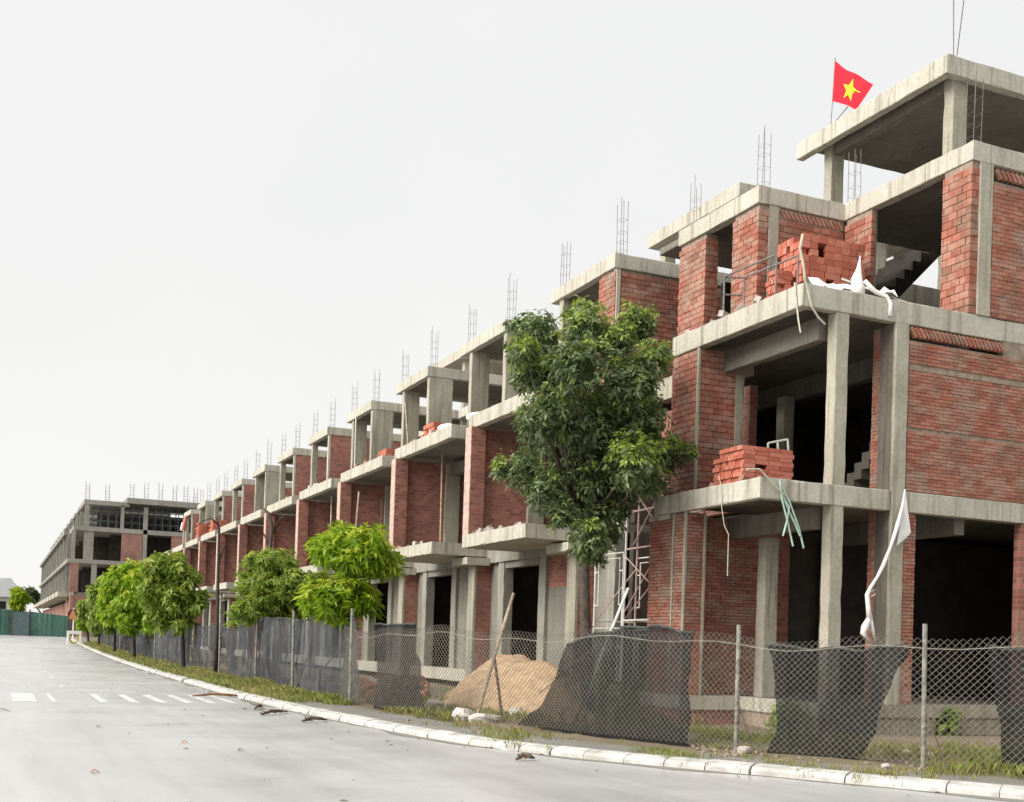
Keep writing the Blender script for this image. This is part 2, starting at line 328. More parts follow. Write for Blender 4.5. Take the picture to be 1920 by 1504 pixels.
def fast_mesh(name, V, F, material, parent=None, attr=None, **tags):
    me = bpy.data.meshes.new(name); V = np.asarray(V, np.float32); F = np.asarray(F, np.int32)
    if parent is not None: V = V-np.array(parent['_o'], np.float32)
    me.vertices.add(len(V)); me.vertices.foreach_set('co', V.ravel())
    k = F.shape[1]; me.loops.add(F.size); me.loops.foreach_set('vertex_index', F.ravel())
    me.polygons.add(len(F)); me.polygons.foreach_set('loop_start', np.arange(len(F), dtype=np.int32)*k)
    me.update(calc_edges=True); me.materials.append(material)
    if attr is not None:
        a = me.attributes.new(attr[0], 'FLOAT', 'POINT'); a.data.foreach_set('value', np.asarray(attr[1], np.float32))
    o = bpy.data.objects.new(name, me); COL.objects.link(o)
    if parent is not None: o.parent = parent
    for kk, v in tags.items(): o[kk] = v
    return o

# ---- bricks: the ones that show largest become parts, the rest one joined part
_cube = MB().box(-.5, .5, -.5, .5, -.5, .5)
def unit_mesh(name, m):
    me = bpy.data.meshes.new(name); me.from_pydata(_cube.v, [], _cube.f); me.update(); me.materials.append(m); return me
BRICK_ME = unit_mesh('brick', M_BRICK); NEWB_ME = unit_mesh('brick', M_NEWB); BLOCK_ME = unit_mesh('block', M_STONE)
def face_bricks(L, axis, plane, sgn, a0, a1, z0, z1, bl=0.215, bh=0.058, mort=0.011, th=0.10, holes=(), drop=0.0, skipz=()):
    """bricks laid in the wall whose outer face is at `plane` on `axis`; they run along the other horizontal axis"""
    row = 0; z = z0; sgn = -1
    while z+bh <= z1+1e-6:
        if any(s0 < z+bh/2 < s1 for s0, s1 in skipz): z += bh+mort; row += 1; continue
        a = a0 - (0.5*(bl+mort) if row % 2 else 0)
        while a < a1-0.02:
            s = max(a, a0); e = min(a+bl, a1)
            if e-s > 0.03 and not any(h[0] < (s+e)/2 < h[1] and h[2] < z+bh/2 < h[3] for h in holes) and random.random() >= drop:
                p = plane+sgn*(-th/2+random.uniform(-0.006, 0.008)); c = (s+e)/2; jz = random.uniform(-0.002, 0.002)
                if axis == 'x': L.append(((p, c, z+bh/2+jz), (th, e-s, bh), (0, 0, random.uniform(-.012, .012)), (e-s)*bh))
                else: L.append(((c, p, z+bh/2+jz), (e-s, th, bh), (0, 0, random.uniform(-.012, .012)), (e-s)*bh))
            a += bl+mort
        z += bh+mort; row += 1
def lay(L, parent, me=BRICK_ME, name='brick', limit=300, stuffname='brickwork'):
    sc = []
    for (c, d, r, ar) in L:
        x, y, z = proj(c); vis = 1.0 if -10 < x < 1930 and -10 < y < 1514 else 0.01
        sc.append(vis*ar/z**2)
    order = sorted(range(len(L)), key=lambda i: -sc[i]); off = Vector(parent['_o'])
    for i in order[:limit]:
        c, d, r, ar = L[i]; o = bpy.data.objects.new(name, me); COL.objects.link(o)
        o.parent = parent; o.location = Vector(c)-off; o.scale = d; o.rotation_euler = r
    if len(order) > limit:
        mb = MB()
        for i in order[limit:]:
            c, d, r, ar = L[i]; i0 = len(mb.v)
            m = Matrix.Translation(c) @ Matrix.Rotation(r[2], 4, 'Z') @ Matrix.Rotation(r[1], 4, 'Y') @ Matrix.Rotation(r[0], 4, 'X') @ Matrix.Diagonal((*d, 1))
            mb.v += [tuple(m @ Vector(v)) for v in _cube.v]; mb.f += [tuple(i0+k for k in f) for f in _cube.f]
        mb.build(stuffname, me.materials[0], parent, kind='stuff')

def rebar_bundle(parent, x, y, z, h, sx=0.16, sy=0.16, rad=0.007, name='rebar', n=None):
    mb = MB()
    for dx in (-sx, sx):
        for dy in (-sy, sy):
            hh = h*random.uniform(0.82, 1.05); lean = random.uniform(-.03, .03), random.uniform(-.03, .03)
            mb.tube([(x+dx, y+dy, z-0.03), (x+dx+lean[0], y+dy+lean[1], z+hh)], rad, 4)
    k = 0.15
    while k < h*0.75:
        mb.tube([(x-sx, y-sy, z+k), (x+sx, y-sy, z+k), (x+sx, y+sy, z+k), (x-sx, y+sy, z+k), (x-sx, y-sy, z+k)], rad*0.45, 4); k += random.uniform(.2, .36)
    return mb.build(name, M_STEEL, parent)

# ------------------------------------------------------------------ ground, road, kerb
def smooth_path(pts, n=8):
    P = [np.array(p, float) for p in pts]; P = [2*P[0]-P[1]]+P+[2*P[-1]-P[-2]]; o = []
    for i in range(1, len(P)-2):
        for k in range(n):
            t = k/n; a, b, c, d = P[i-1], P[i], P[i+1], P[i+2]
            o.append(0.5*((2*b)+(c-a)*t+(2*a-5*b+4*c-d)*t*t+(3*b-a-3*c+d)*t**3))
    o.append(P[-2]); return np.array(o)
KERB = smooth_path([(29, 2.4), (20, 3.6), (16, 5.0), (13.9, 6.6), (12.2, 8.45), (10.95, 10.15), (9.75, 11.95), (8.6, 13.75), (7.5, 15.6), (6.7, 18.4), (6.15, 23.3), (5.9, 28), (5.8, 34), (5.85, 47), (6.0, 78), (6.2, 119)], 10)
_ky = KERB[:, 1]; _kx = KERB[:, 0]
def kx(Y): return float(np.interp(Y, _ky, _kx))
def ksl(Y): return math.sqrt(1+((kx(Y+.2)-kx(Y-.2))/.4)**2)
YS = list(np.linspace(2.4, 45, 90))+list(np.linspace(46, 119, 50))
land = MB()
ly = [-400, -60, 30, 45, 55, 65, 75, 85, 95, 105, 112, 119, 160, 300, 900, 2600]
land.grid([[(x, y, gz(y)-0.06) for x in (-2600, -300, -30, 0, 30, 300, 2600)] for y in ly]).build('ground', M_LAND, kind='structure')
rd = MB(); rd.grid([[(x, y, gz(y)) for x in (-70, -12, -4, 1, kx(y)+.03)] for y in [-30, -12, -3, 2.4]] + [[(x, y, gz(y)) for x in (-70, -12, -4, 1, kx(y)+.03)] for y in YS[1:]])
rd.box(29.03, 90, -30, 2.3, -.03, 0.0)
rd.build('road', M_ROAD, kind='structure')
PW = 1.15
pv = MB(); pv.grid([[(kx(y)+.27*ksl(y), y, .118+gz(y)), (kx(y)+.8*ksl(y), y, .12+gz(y)), (kx(y)+(.27+PW)*ksl(y), y, .112+gz(y))] for y in YS])
pv.build('pavement', M_PAVE, kind='structure')
lot = MB()
def lotz(x, y, d): return .112+gz(y)+(0.0 if d < .3 else 0.05*math.sin(x*1.7+y*.9)*math.sin(y*1.3-x*.6)+0.02*math.sin(5*x+3*y))
rows = []
for y in YS:
    x0 = kx(y)+(.27+PW)*ksl(y); ds = [0, .4, .8, 1.2, 1.6, 2, 2.5, 3, 4, 5, 6.5, 8, 12, 40, 250]
    rows.append([(x0+d, y, lotz(x0+d, y, d)) for d in ds])
lot.grid(rows).build('lot_ground', M_SOIL, kind='structure')

kroot = bpy.data.objects.new('kerb', None); COL.objects.link(kroot); kroot['kind'] = 'structure'; kroot['_o'] = (0, 0, 0)
seg = np.r_[0, np.cumsum(np.hypot(*np.diff(KERB, axis=0).T))]
def kpt(s):
    x = np.interp(s, seg, _kx); y = np.interp(s, seg, _ky); e = .15
    tx = np.interp(s+e, seg, _kx)-np.interp(s-e, seg, _kx); ty = np.interp(s+e, seg, _ky)-np.interp(s-e, seg, _ky); L = math.hypot(tx, ty)
    return x, y, ty/L, -tx/L                    # outward normal, away from the road
s = 12.0; k = 0
while s < seg[-1]-1.2:
    ln = 0.62*random.uniform(.94, 1.06); gap = .012 if random.random() < .88 else .04
    mb = MB(); jz = random.uniform(-.008, .008); jo = random.uniform(-.015, .015); prof = [(0, -.05), (0, .055), (.05, .10), (.20, .128), (.285, .128), (.285, -.05)]
    rw = []
    for q in range(4):
        x, y, nx, ny = kpt(s+ln*q/3); rw.append([(x+nx*(a+jo), y+ny*(a+jo), b+jz+gz(y)) for a, b in prof])
    mb.grid(rw); mb.poly(rw[0]); mb.poly(rw[-1][::-1])
    if random.random() > .02: mb.build('kerb_stone', M_KERB, kroot)
    s += ln+gap; k += 1
# gutter: thin strip of grit against the kerb
gt = MB(); rw = []
for s in np.arange(10, seg[-1]-1, .5):
    x, y, nx, ny = kpt(s); wd = .16+.10*math.sin(s*1.3)+.07*math.sin(s*3.1); rw.append([(x-nx*wd, y-ny*wd, gz(y)+.004), (x+nx*.01, y+ny*.01, gz(y)+.004)])
gt.grid(rw).build('gutter_grit', M_PAVE, kind='stuff')

# painted markings: a zebra crossing and the worn edge line
cross = bpy.data.objects.new('crossing_marking', None); COL.objects.link(cross); cross['kind'] = 'structure'; cross['_o'] = (0, 0, 0)
for x, wv in [(-6.5, .4), (-5.3, .4), (-4.1, .4), (-2.9, .4), (-1.7, .4), (-.5, .4), (.42, .5), (1.22, .10), (2.25, .16), (2.92, .18), (3.52, .20), (4.12, .20), (4.66, .18), (5.2, .14)]:
    MB().poly([(x, 28.0, .004), (x+wv, 28.0, .004), (x+wv, 31.6, .004), (x, 31.6, .004)]).build('stripe', M_MARK, cross)
ln_ = bpy.data.objects.new('lane_marking', None); COL.objects.link(ln_); ln_['kind'] = 'structure'; ln_['_o'] = (0, 0, 0)
for y in (35.5, 41.5, 47.5, 53.5, 59.5, 65.5, 71.5, 77.5, 84, 90):
    MB().poly([(1.76, y, .004+gz(y)), (1.86, y, .004+gz(y)), (1.86, y+1.3, .004+gz(y+1.3)), (1.76, y+1.3, .004+gz(y+1.3))]).build('dash', M_MARK, ln_)

# ------------------------------------------------------------------ corner house
Z0, Z1, Z2, Z3, Z4 = .70, 4.80, 8.47, 11.93, 14.90
YW = 17.70
H = thing('corner_house', 'three storey concrete and red brick house shell at the corner under the flag', 'house shell', (14.0, YW, .1))
P = lambda name, m, *boxes, **k: _p(H, name, m, boxes, **k)
def _p(root, name, m, boxes, **k):
    for b in boxes:
        mb = MB()
        if m in (M_CONC, M_COLC, M_SOFF, M_COLG) and max(b[1]-b[0], b[3]-b[2], b[5]-b[4]) > .9: mb.rough(*b)
        else: mb.box(*b)
        o = mb.build(name, m, root, **k)
    return o
# plinth and floors
P('plinth_beam', M_CONC, (12.58, 14.02, 20.22, 21.8, .42, .70)); P('plinth_wall', M_BWALL, (12.64, 14.06, 20.28, 21.7, -.1, .415))
P('plinth_beam', M_CONC, (14.03, 14.28, YW-.01, 26.2, .42, .70))
P('plinth_beam', M_STONE, (14.29, 27, YW-.01, YW+.25, .45, .70))
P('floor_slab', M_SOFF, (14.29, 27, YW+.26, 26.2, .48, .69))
P('plinth_wall', M_MORT, (14.08, 14.28, YW+.05, 26.2, -.1, .415), (14.30, 16.9, YW+.04, YW+.24, -.1, .445), (17.35, 27, YW+.04, YW+.24, -.1, .445), (16.9, 17.35, YW+.35, YW+.4, -.1, .445))
Lb = []
face_bricks(Lb, 'y', YW+.02, -1, 14.32, 16.88, -.05, .44, .36, .145, .016, .08)
face_bricks(Lb, 'y', YW+.02, -1, 17.36, 19.6, -.05, .44, .36, .145, .016, .08)
lay([(c, (d[0], .06, d[2]), r, a) for c, d, r, a in Lb], H, BLOCK_ME, 'block')
# balcony slabs: edge beam ring proud of a thinner slab
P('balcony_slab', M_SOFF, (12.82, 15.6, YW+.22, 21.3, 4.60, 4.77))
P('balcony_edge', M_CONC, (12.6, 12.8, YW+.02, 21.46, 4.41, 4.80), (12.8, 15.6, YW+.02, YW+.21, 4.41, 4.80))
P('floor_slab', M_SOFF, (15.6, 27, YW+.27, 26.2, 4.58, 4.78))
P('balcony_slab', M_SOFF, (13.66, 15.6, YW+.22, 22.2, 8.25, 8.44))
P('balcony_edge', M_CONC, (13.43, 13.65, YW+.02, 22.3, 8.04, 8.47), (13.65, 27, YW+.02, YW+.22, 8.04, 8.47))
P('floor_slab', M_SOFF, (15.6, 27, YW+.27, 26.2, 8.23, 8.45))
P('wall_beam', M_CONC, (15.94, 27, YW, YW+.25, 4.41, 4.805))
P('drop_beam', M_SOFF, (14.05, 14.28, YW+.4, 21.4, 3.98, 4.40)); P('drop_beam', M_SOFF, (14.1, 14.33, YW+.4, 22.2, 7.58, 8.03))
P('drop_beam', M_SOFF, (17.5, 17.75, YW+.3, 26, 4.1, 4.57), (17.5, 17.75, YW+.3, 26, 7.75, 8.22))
# columns
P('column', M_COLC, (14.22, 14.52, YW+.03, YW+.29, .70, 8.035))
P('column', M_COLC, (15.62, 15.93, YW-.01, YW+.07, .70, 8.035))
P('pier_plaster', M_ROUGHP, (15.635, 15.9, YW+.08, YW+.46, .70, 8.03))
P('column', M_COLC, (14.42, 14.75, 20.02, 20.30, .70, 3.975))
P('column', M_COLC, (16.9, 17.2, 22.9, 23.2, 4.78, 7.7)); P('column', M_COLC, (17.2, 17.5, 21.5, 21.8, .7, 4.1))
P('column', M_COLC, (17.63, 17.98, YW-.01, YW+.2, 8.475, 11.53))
# brick-backed walls
P('wall', M_MORT, (15.96, 18.38, YW+.03, YW+.16, 4.81, 7.74), (18.38, 27, YW+.03, YW+.16, 4.81, 8.03), (17.99, 27, YW+.03, YW+.16, 8.48, 11.22))
P('wall', M_MORT, (15.95, 16.22, YW+.05, YW+.16, .70, 4.40), (15.65, 15.88, YW+.47, YW+.66, .70, 8.03))
B = []
Z = [(7.15, 7.27), (6.02, 6.07)]
face_bricks(B, 'y', YW+.01, -1, 15.96, 19.4, 4.82, 7.72, skipz=Z)
face_bricks(B, 'y', YW+.01, -1, 18.0, 19.6, 8.49, 11.2, .215, .075, .011)
face_bricks(B, 'y', YW+.015, -1, 15.95, 16.24, .71, 4.38)
face_bricks(B, 'x', 15.64, -1 * -1, YW+.465, YW+.66, .71, 8.0)
# sawtooth courses of tilted bricks under the beams
def sawtooth(L, x0, x1, y, z, n):
    for i in range(n):
        x = x0+(x1-x0)*(i+.5)/n; L.append(((x, y-.045, z), (.215, .10, .058), (0, R_(52), 0), .013))
sawtooth(B, 15.98, 18.35, YW+.06, 7.89, 22); sawtooth(B, 18.05, 19.6, YW+.06, 11.36, 12)
P('mortar_band', M_MORT, (15.965, 27, YW+.005, YW+.03, 7.165, 7.245))
# third storey pier under the upper beam
P('wall', M_MORT, (17.46, 17.62, YW+.04, YW+.78, 8.48, 11.53), (17.47, 17.62, 20.68, 21.52, 8.48, 11.53))
face_bricks(B, 'x', 17.43, 1, YW+.03, YW+.80, 8.49, 11.5, .23, .14, .014)
face_bricks(B, 'y', YW+.02, -1, 17.43, 17.63, 8.49, 11.5, .23, .14, .014)
face_bricks(B, 'x', 17.44, 1, 20.65, 21.55, 8.49, 11.5, .23, .14, .014)
# left wing: a narrow brick front with a returned side on each storey
P('wall', M_MORT, (12.69, 13.12, 20.34, 21.65, .705, 4.40), (13.12, 14.9, 20.89, 21.65, .705, 4.40), (13.49, 14.6, 21.29, 22.24, 4.81, 8.03))
P('mortar_strip', M_COLC, (12.645, 12.70, 20.285, 20.345, .71, 4.405)); P('mortar_strip', M_COLC, (12.64, 12.70, 20.72, 20.78, .71, 4.40))
P('mortar_strip', M_COLC, (13.44, 13.50, 21.235, 21.30, 4.81, 8.035)); P('column', M_COLC, (14.4, 14.62, 21.24, 21.5, 4.81, 7.57))
face_bricks(B, 'x', 12.65, 1, 20.35, 20.71, .71, 4.38); face_bricks(B, 'x', 12.65, 1, 20.79, 21.7, .71, 4.38)
face_bricks(B, 'y', 20.3, -1, 12.71, 13.14, .71, 4.38); face_bricks(B, 'y', 20.85, -1, 13.13, 14.9, .71, 4.38)
face_bricks(B, 'x', 13.45, 1, 21.31, 22.3, 4.82, 8.02, .22, .11, .013); face_bricks(B, 'y', 21.25, -1, 13.51, 14.4, 4.82, 8.02, .22, .11, .013)
P('mortar_strip', M_COLC, (13.09, 13.15, 20.285, 20.345, .71, 4.405)); P('pier_cap', M_CONC, (12.63, 12.9, 20.9, 21.72, 4.30, 4.40))
# third storey, set-back block
P('roof_beam', M_CONC, (15.07, 15.30, 21.57, 24.9, 11.54, 11.93), (15.30, 17.43, 21.57, 21.80, 11.54, 11.93))
P('roof_beam', M_CONC, (17.43, 17.68, YW, 21.80, 11.54, 11.931), (17.68, 27, YW, YW+.22, 11.54, 11.93))
P('roof_slab', M_SOFF, (15.31, 17.69, 21.81, 26.2, 11.74, 11.91), (17.69, 19.3, YW+.23, 26.2, 11.74, 11.91), (19.3, 24.4, YW+.23, 22.75, 11.74, 11.91), (24.4, 27, YW+.23, 26.2, 11.74, 11.91))
P('stair_beam', M_COLC, (19.3, 24.4, 25.3, 25.55, 11.3, 11.93))
P('wall', M_MORT, (15.14, 15.44, 23.74, 24.85, 8.48, 11.53), (15.14, 15.36, 21.62, 22.55, 8.48, 11.53), (15.66, 17.46, 21.62, 21.80, 8.48, 11.53))
P('column', M_COLC, (15.37, 15.66, 21.585, 21.85, 8.48, 11.535))
face_bricks(B, 'x', 15.10, 1, 23.7, 24.88, 8.49, 11.52, .22, .12, .013); face_bricks(B, 'y', 23.7, -1, 15.11, 15.46, 8.49, 11.52, .22, .12, .013)
face_bricks(B, 'x', 15.10, 1, 21.59, 22.58, 8.49, 11.52, .22, .12, .013); face_bricks(B, 'y', 21.59, -1, 15.11, 15.36, 8.49, 11.52, .22, .12, .013)
face_bricks(B, 'y', 21.60, -1, 15.67, 17.45, 8.49, 11.3, .22, .12, .013)
sawtooth(B, 15.7, 17.4, 21.68, 11.40, 14)
lay(B, H)
# inner walls that keep the rooms dark, unlit shade painted into their colour
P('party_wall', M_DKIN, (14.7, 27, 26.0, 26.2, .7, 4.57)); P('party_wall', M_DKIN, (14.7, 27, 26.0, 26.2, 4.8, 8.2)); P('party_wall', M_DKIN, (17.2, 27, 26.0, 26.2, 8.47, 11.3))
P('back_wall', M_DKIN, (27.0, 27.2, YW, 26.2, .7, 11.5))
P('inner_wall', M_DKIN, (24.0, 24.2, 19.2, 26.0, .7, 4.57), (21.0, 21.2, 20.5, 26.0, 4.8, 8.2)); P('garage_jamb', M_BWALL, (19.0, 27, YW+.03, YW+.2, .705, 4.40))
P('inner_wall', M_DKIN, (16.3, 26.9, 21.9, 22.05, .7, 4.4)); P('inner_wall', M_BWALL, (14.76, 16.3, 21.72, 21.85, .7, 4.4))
P('recess_wall', M_BWALL, (15.3, 15.5, 22.0, 24.1, .7, 4.1), (15.3, 15.5, 25.0, 26.0, .7, 4.1), (15.3, 15.5, 22.0, 26.0, 4.8, 7.6), (15.3, 15.5, 24.1, 25.0, 3.2, 4.1))
P('recess_beam', M_COLC, (15.25, 15.6, 21.8, 26.6, 4.1, 4.58), (15.25, 15.6, 22.3, 26.6, 7.9, 8.46))
# stairs
def flight(root, x0, x1, ya, za, yb, zb, n=12, t=.16, name='stair_flight'):
    mb = MB()
    for i in range(n):
        f0 = i/n; f1 = (i+1)/n; y0 = ya+(yb-ya)*f0; y1 = ya+(yb-ya)*f1; zz = za+(zb-za)*f1
        mb.box(x0, x1, min(y0, y1), max(y0, y1), za+(zb-za)*f0-t, zz)
    return mb.build(name, M_SOFF, root)
def xflight(root, y0, y1, xa, za, xb, zb, t=.34, n=12):
    mb = MB(); pr = [(xa, za-t), (xb, zb-t), (xb, zb)]
    for i in range(n, 0, -1): a = xa+(xb-xa)*(i-1)/n; pr += [(a, za+(zb-za)*i/n), (a, za+(zb-za)*(i-1)/n)]
    k = len(pr); mb.v = [(x, y0, z) for x, z in pr]+[(x, y1, z) for x, z in pr]; mb.f = [tuple(range(k)), tuple(range(2*k-1, k-1, -1))]+[(i, i+k, (i+1) % k+k, (i+1) % k) for i in range(k)]
    mb.build('stair_flight', M_DKIN, root)
xflight(H, 22.9, 24.5, 18.6, 9.25, 21.7, 12.3); flight(H, 17.0, 18.2, 21.4, 4.8, 18.6, 7.2)
P('inner_wall', M_DKIN, (17.9, 19.6, 24.9, 25.1, 8.47, 11.7))
# pavilion roof above
P('upper_roof', M_SOFF, (18.9, 27, 20.0, 24.9, 14.68, 14.88))
P('upper_roof_edge', M_CONC, (18.68, 18.90, 19.80, 25.1, 14.48, 14.9), (18.90, 27, 19.80, 20.02, 14.48, 14.9))
P('column', M_COLC, (19.1, 19.5, 20.03, 20.33, 11.94, 14.67)); P('column', M_COLC, (19.1, 19.5, 24.2, 24.5, 11.94, 14.67)); P('column', M_COLC, (23.9, 24.2, 25.25, 25.5, 11.94, 14.6))
P('drop_beam', M_SOFF, (19.15, 19.4, 20.33, 24.2, 14.38, 14.67))
for a in [(17.62, 17.9, Z3, 1.5), (17.6, 21.45, Z3, 1.25), (15.35, 21.8, Z3, 1.45), (15.35, 24.6, Z3, 1.3)]: rebar_bundle(H, *a, sx=.10, sy=.10)
mb = MB(); mb.tube([(18.9, 19.85, 14.88), (18.86, 19.9, 17.6)], .012, 4); mb.tube([(18.9, 19.75, 14.88), (18.98, 19.45, 17.7)], .012, 4); mb.build('rebar', M_STEEL, H)

# ------------------------------------------------------------------ row of townhouses
ROWX = 12.6; PER = 7.23; YB = 26.95
def row_house(n, brick, pav, label, loc=None):
    y0 = YB+(n-2)*PER
    T = thing('townhouse', label, 'house shell', (ROWX, y0, .1), 'unfinished townhouses in a row along the street')
    def p(name, m, *boxes, **k):
        return _p(T, name, m, [(b[0], b[1], b[2]+y0, b[3]+y0, b[4], b[5]) for b in boxes], **k)
    p('floor_slab', M_SOFF, (14.7, 26, -.2, 7.0, .5, .7)); p('plinth_beam', M_CONC, (14.45, 14.7, -.26, 6.97, .3, .72))
    # ground floor front
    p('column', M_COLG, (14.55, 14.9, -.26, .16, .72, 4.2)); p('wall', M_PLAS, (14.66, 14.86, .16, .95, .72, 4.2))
    p('party_wall', M_BWALL, (14.15, 15.1, .97, 1.45, .3, 4.2)); p('party_wall', M_DKIN, (15.1, 26, 1.1, 1.32, .5, 4.55)); p('column', M_COLC, (14.05, 14.15, .96, 1.48, .3, 4.25))  # party wall behind the front takes the painted-shade interior colour
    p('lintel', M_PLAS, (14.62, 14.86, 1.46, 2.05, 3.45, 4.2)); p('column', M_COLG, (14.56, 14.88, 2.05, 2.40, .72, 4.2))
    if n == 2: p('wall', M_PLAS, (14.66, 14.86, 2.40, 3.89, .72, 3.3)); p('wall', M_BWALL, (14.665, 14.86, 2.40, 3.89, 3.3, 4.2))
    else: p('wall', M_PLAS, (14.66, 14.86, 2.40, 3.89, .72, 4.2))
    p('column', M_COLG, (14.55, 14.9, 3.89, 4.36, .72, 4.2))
    p('front_beam', M_COLG, (14.5, 14.9, -.26, 6.97, 4.2, 4.6)); p('canopy', M_CONC, (13.7, 14.5, .75, 2.1, 4.12, 4.36))
    p('door_head', M_PLAS, (14.6, 14.84, 4.37, 6.96, 4.0, 4.2))
    # first floor
    p('balcony_slab', M_CONC, (12.6, 14.5, 1.08, 5.62, 4.42, 4.80)); p('floor_slab', M_SOFF, (14.9, 26, -.2, 7.0, 4.6, 4.8))
    p('brick_pier', M_BWALL, (12.77, 13.22, 5.55, 6.02, 4.80, 8.06)); p('pier_edge', M_PIERE, (12.75, 12.77, 5.56, 6.01, 4.80, 8.06)); p('party_wall', M_BWALL, (13.22, 18, 5.72, 5.94, 4.80, 8.06)); p('party_wall', M_DKIN, (18, 26, 5.72, 5.94, 4.80, 8.06))
    p('column', M_COLC, (14.7, 15.25, 5.62, 5.96, 4.8, 8.05)); p('column', M_COLC, (14.9, 15.2, .2, .5, 4.8, 8.05))
    p('front_beam', M_SOFF, (14.9, 15.2, .5, 5.6, 7.65, 8.06)); p('inner_wall', M_DKIN, (17.5, 17.7, .3, 5.7, 4.8, 8.06)); p('inner_wall', M_DKIN, (17.2, 17.4, -.2, 6.9, .7, 4.5))
    # second floor
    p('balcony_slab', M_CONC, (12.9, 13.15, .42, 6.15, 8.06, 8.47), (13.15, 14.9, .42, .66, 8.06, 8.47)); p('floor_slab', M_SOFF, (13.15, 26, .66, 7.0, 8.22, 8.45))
    # third storey block
    p('roof_beam', M_CONC, (14.42, 14.66, 0, 3.85, 11.52, 11.9), (14.66, 20, 0, .24, 11.52, 11.9), (14.66, 20, 3.62, 3.85, 11.52, 11.9))
    p('roof_slab', M_SOFF, (14.66, 26, .24, 3.62, 11.72, 11.88)); p('roof_slab', M_SOFF, (18.6, 26, 3.85, 7.1, 11.7, 11.88))
    p('roof_beam', M_CONC, (18.4, 18.6, 3.85, 7.1, 11.5, 11.9))
    if brick:
        p('column', M_CONC, (14.5, 14.62, .02, .2, 8.47, 11.52))
        if n == 2:
            L = []; p('wall', M_MORT, (14.65, 20, .06, .2, 8.47, 11.52), (14.5, 14.62, .24, .9, 8.47, 11.52))
            face_bricks(L, 'y', y0+.03, -1, 14.64, 18.4, 8.48, 11.5, .23, .115, .014); face_bricks(L, 'x', 14.47, 1, y0+.05, y0+.95, 8.48, 11.5, .23, .115, .014)
            lay(L, T)
        else: p('wall', M_BWALL, (14.62, 20, .03, .2, 8.47, 11.52))
        p('column', M_COLC, (14.5, 14.8, 3.2, 3.45, 8.47, 11.52))
    else:
        p('column', M_COLC, (14.5, 15.45, .02, .26, 8.47, 11.52)); p('column', M_COLC, (14.5, 15.15, 2.95, 3.2, 8.47, 11.52))
        p('column', M_COLC, (18.6, 18.9, .02, .26, 8.47, 11.52)); p('parapet', M_COLC, (19.5, 19.7, .3, 7.0, 8.47, 9.4))
    p('column', M_COLC, (18.5, 18.8, 5.9, 6.2, 8.47, 11.5))
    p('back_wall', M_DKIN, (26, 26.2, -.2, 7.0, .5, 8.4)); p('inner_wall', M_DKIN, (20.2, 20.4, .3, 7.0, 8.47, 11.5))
    if pav:
        p('upper_roof', M_CONC, (18.8, 26, .9, 6.0, 14.5, 14.9))
        for yy in (1.2, 5.4): p('column', M_COLC, (19.1, 19.5, yy, yy+.3, 11.9, 14.5)); p('column', M_COLC, (24, 24.4, yy, yy+.3, 11.9, 14.5))
    for (x, y) in ((14.7, .16), (14.7, 3.55), (18.7, 4.3)): rebar_bundle(T, x, y+y0, 11.88, 1.5, .10, .10, .0085)
    return T
ORD = {2: 'second', 3: 'third', 4: 'fourth', 5: 'fifth', 6: 'sixth', 7: 'seventh', 8: 'eighth', 9: 'ninth', 10: 'tenth', 11: 'eleventh', 12: 'twelfth'}
def rl(n, brick): return f'unfinished townhouse with {"brick-sided" if brick else "open concrete framed"} top storey, {ORD[n]} house from the flagged corner shell'
h2 = row_house(2, True, True, rl(2, True))
h3 = row_house(3, False, False, rl(3, False))
h5 = row_house(5, False, True, rl(5, False))
h6 = row_house(6, True, False, rl(6, True))
for n, src in [(4, h3), (7, h6), (8, h3), (9, h6), (10, h6), (11, h3), (12, h6)]:
    b = src is h6; copy_thing(src, (ROWX, YB+(n-2)*PER, .1), rl(n, b))
# ------------------------------------------------------------------ far block beyond the cross street
def far_house(y0, label):
    zb = .95; T = thing('far_townhouse', label, 'house shell', (5.6, y0, zb), 'unfinished townhouses of the far block')
    def p(name, m, *boxes): return _p(T, name, m, [(b[0], b[1], b[2]+y0, b[3]+y0, b[4], b[5]) for b in boxes])
    p('front_wall', M_BFAR, (7.0, 7.3, .3, 7.0, zb, 4.6)); p('balcony_slab', M_CONC, (5.6, 7.3, .9, 6.6, 4.95, 5.45))
    for z in (8.3, 11.6): p('floor_slab', M_FARC, (6.3, 19, .3, 7.0, z, z+.4))
    p('floor_slab', M_FARC, (7.3, 19, .1, 7.0, 5.1, 5.4)); p('roof_slab', M_FARC, (7.7, 17, .2, 4.6, 14.25, 14.65))
    for y in (.3, 3.3, 6.4): p('column', M_FARC, (6.6, 7.0, y, y+.45, 5.45, 11.6))
    for y in (.3, 4.0): p('column', M_FARC, (7.8, 8.2, y, y+.4, 12, 14.25))
    p('party_wall', M_DKIN, (8.2, 19, .1, .3, zb, 11.6)); p('back_wall', M_DKIN, (15, 15.2, .3, 7.2, 5.4, 14.2))
    return T
fh = far_house(131.5, 'far unfinished townhouse next to the wide brick-and-concrete end house')
for i in range(1, 10):
    copy_thing(fh, (5.6, 131.5+7.4*i, .95), f'{["", "second", "third", "fourth", "fifth", "sixth", "seventh", "eighth", "ninth", "tenth"][i]} far townhouse shell beyond the scaffolded end house')
E2 = thing('far_end_house', 'far end house with dark propped scaffolding on its upper floors and an open concrete side', 'house shell', (6.8, 124, .95))
Q = lambda name, m, *boxes: _p(E2, name, m, boxes)
Q('floor_slab', M_FARC, (6.3, 30, 124, 131.4, 8.30, 8.70)); Q('floor_slab', M_FARC, (6.8, 30, 124, 131.4, 11.55, 12.0)); Q('floor_slab', M_FARC, (7.0, 30, 124.3, 131.4, 5.1, 5.4))
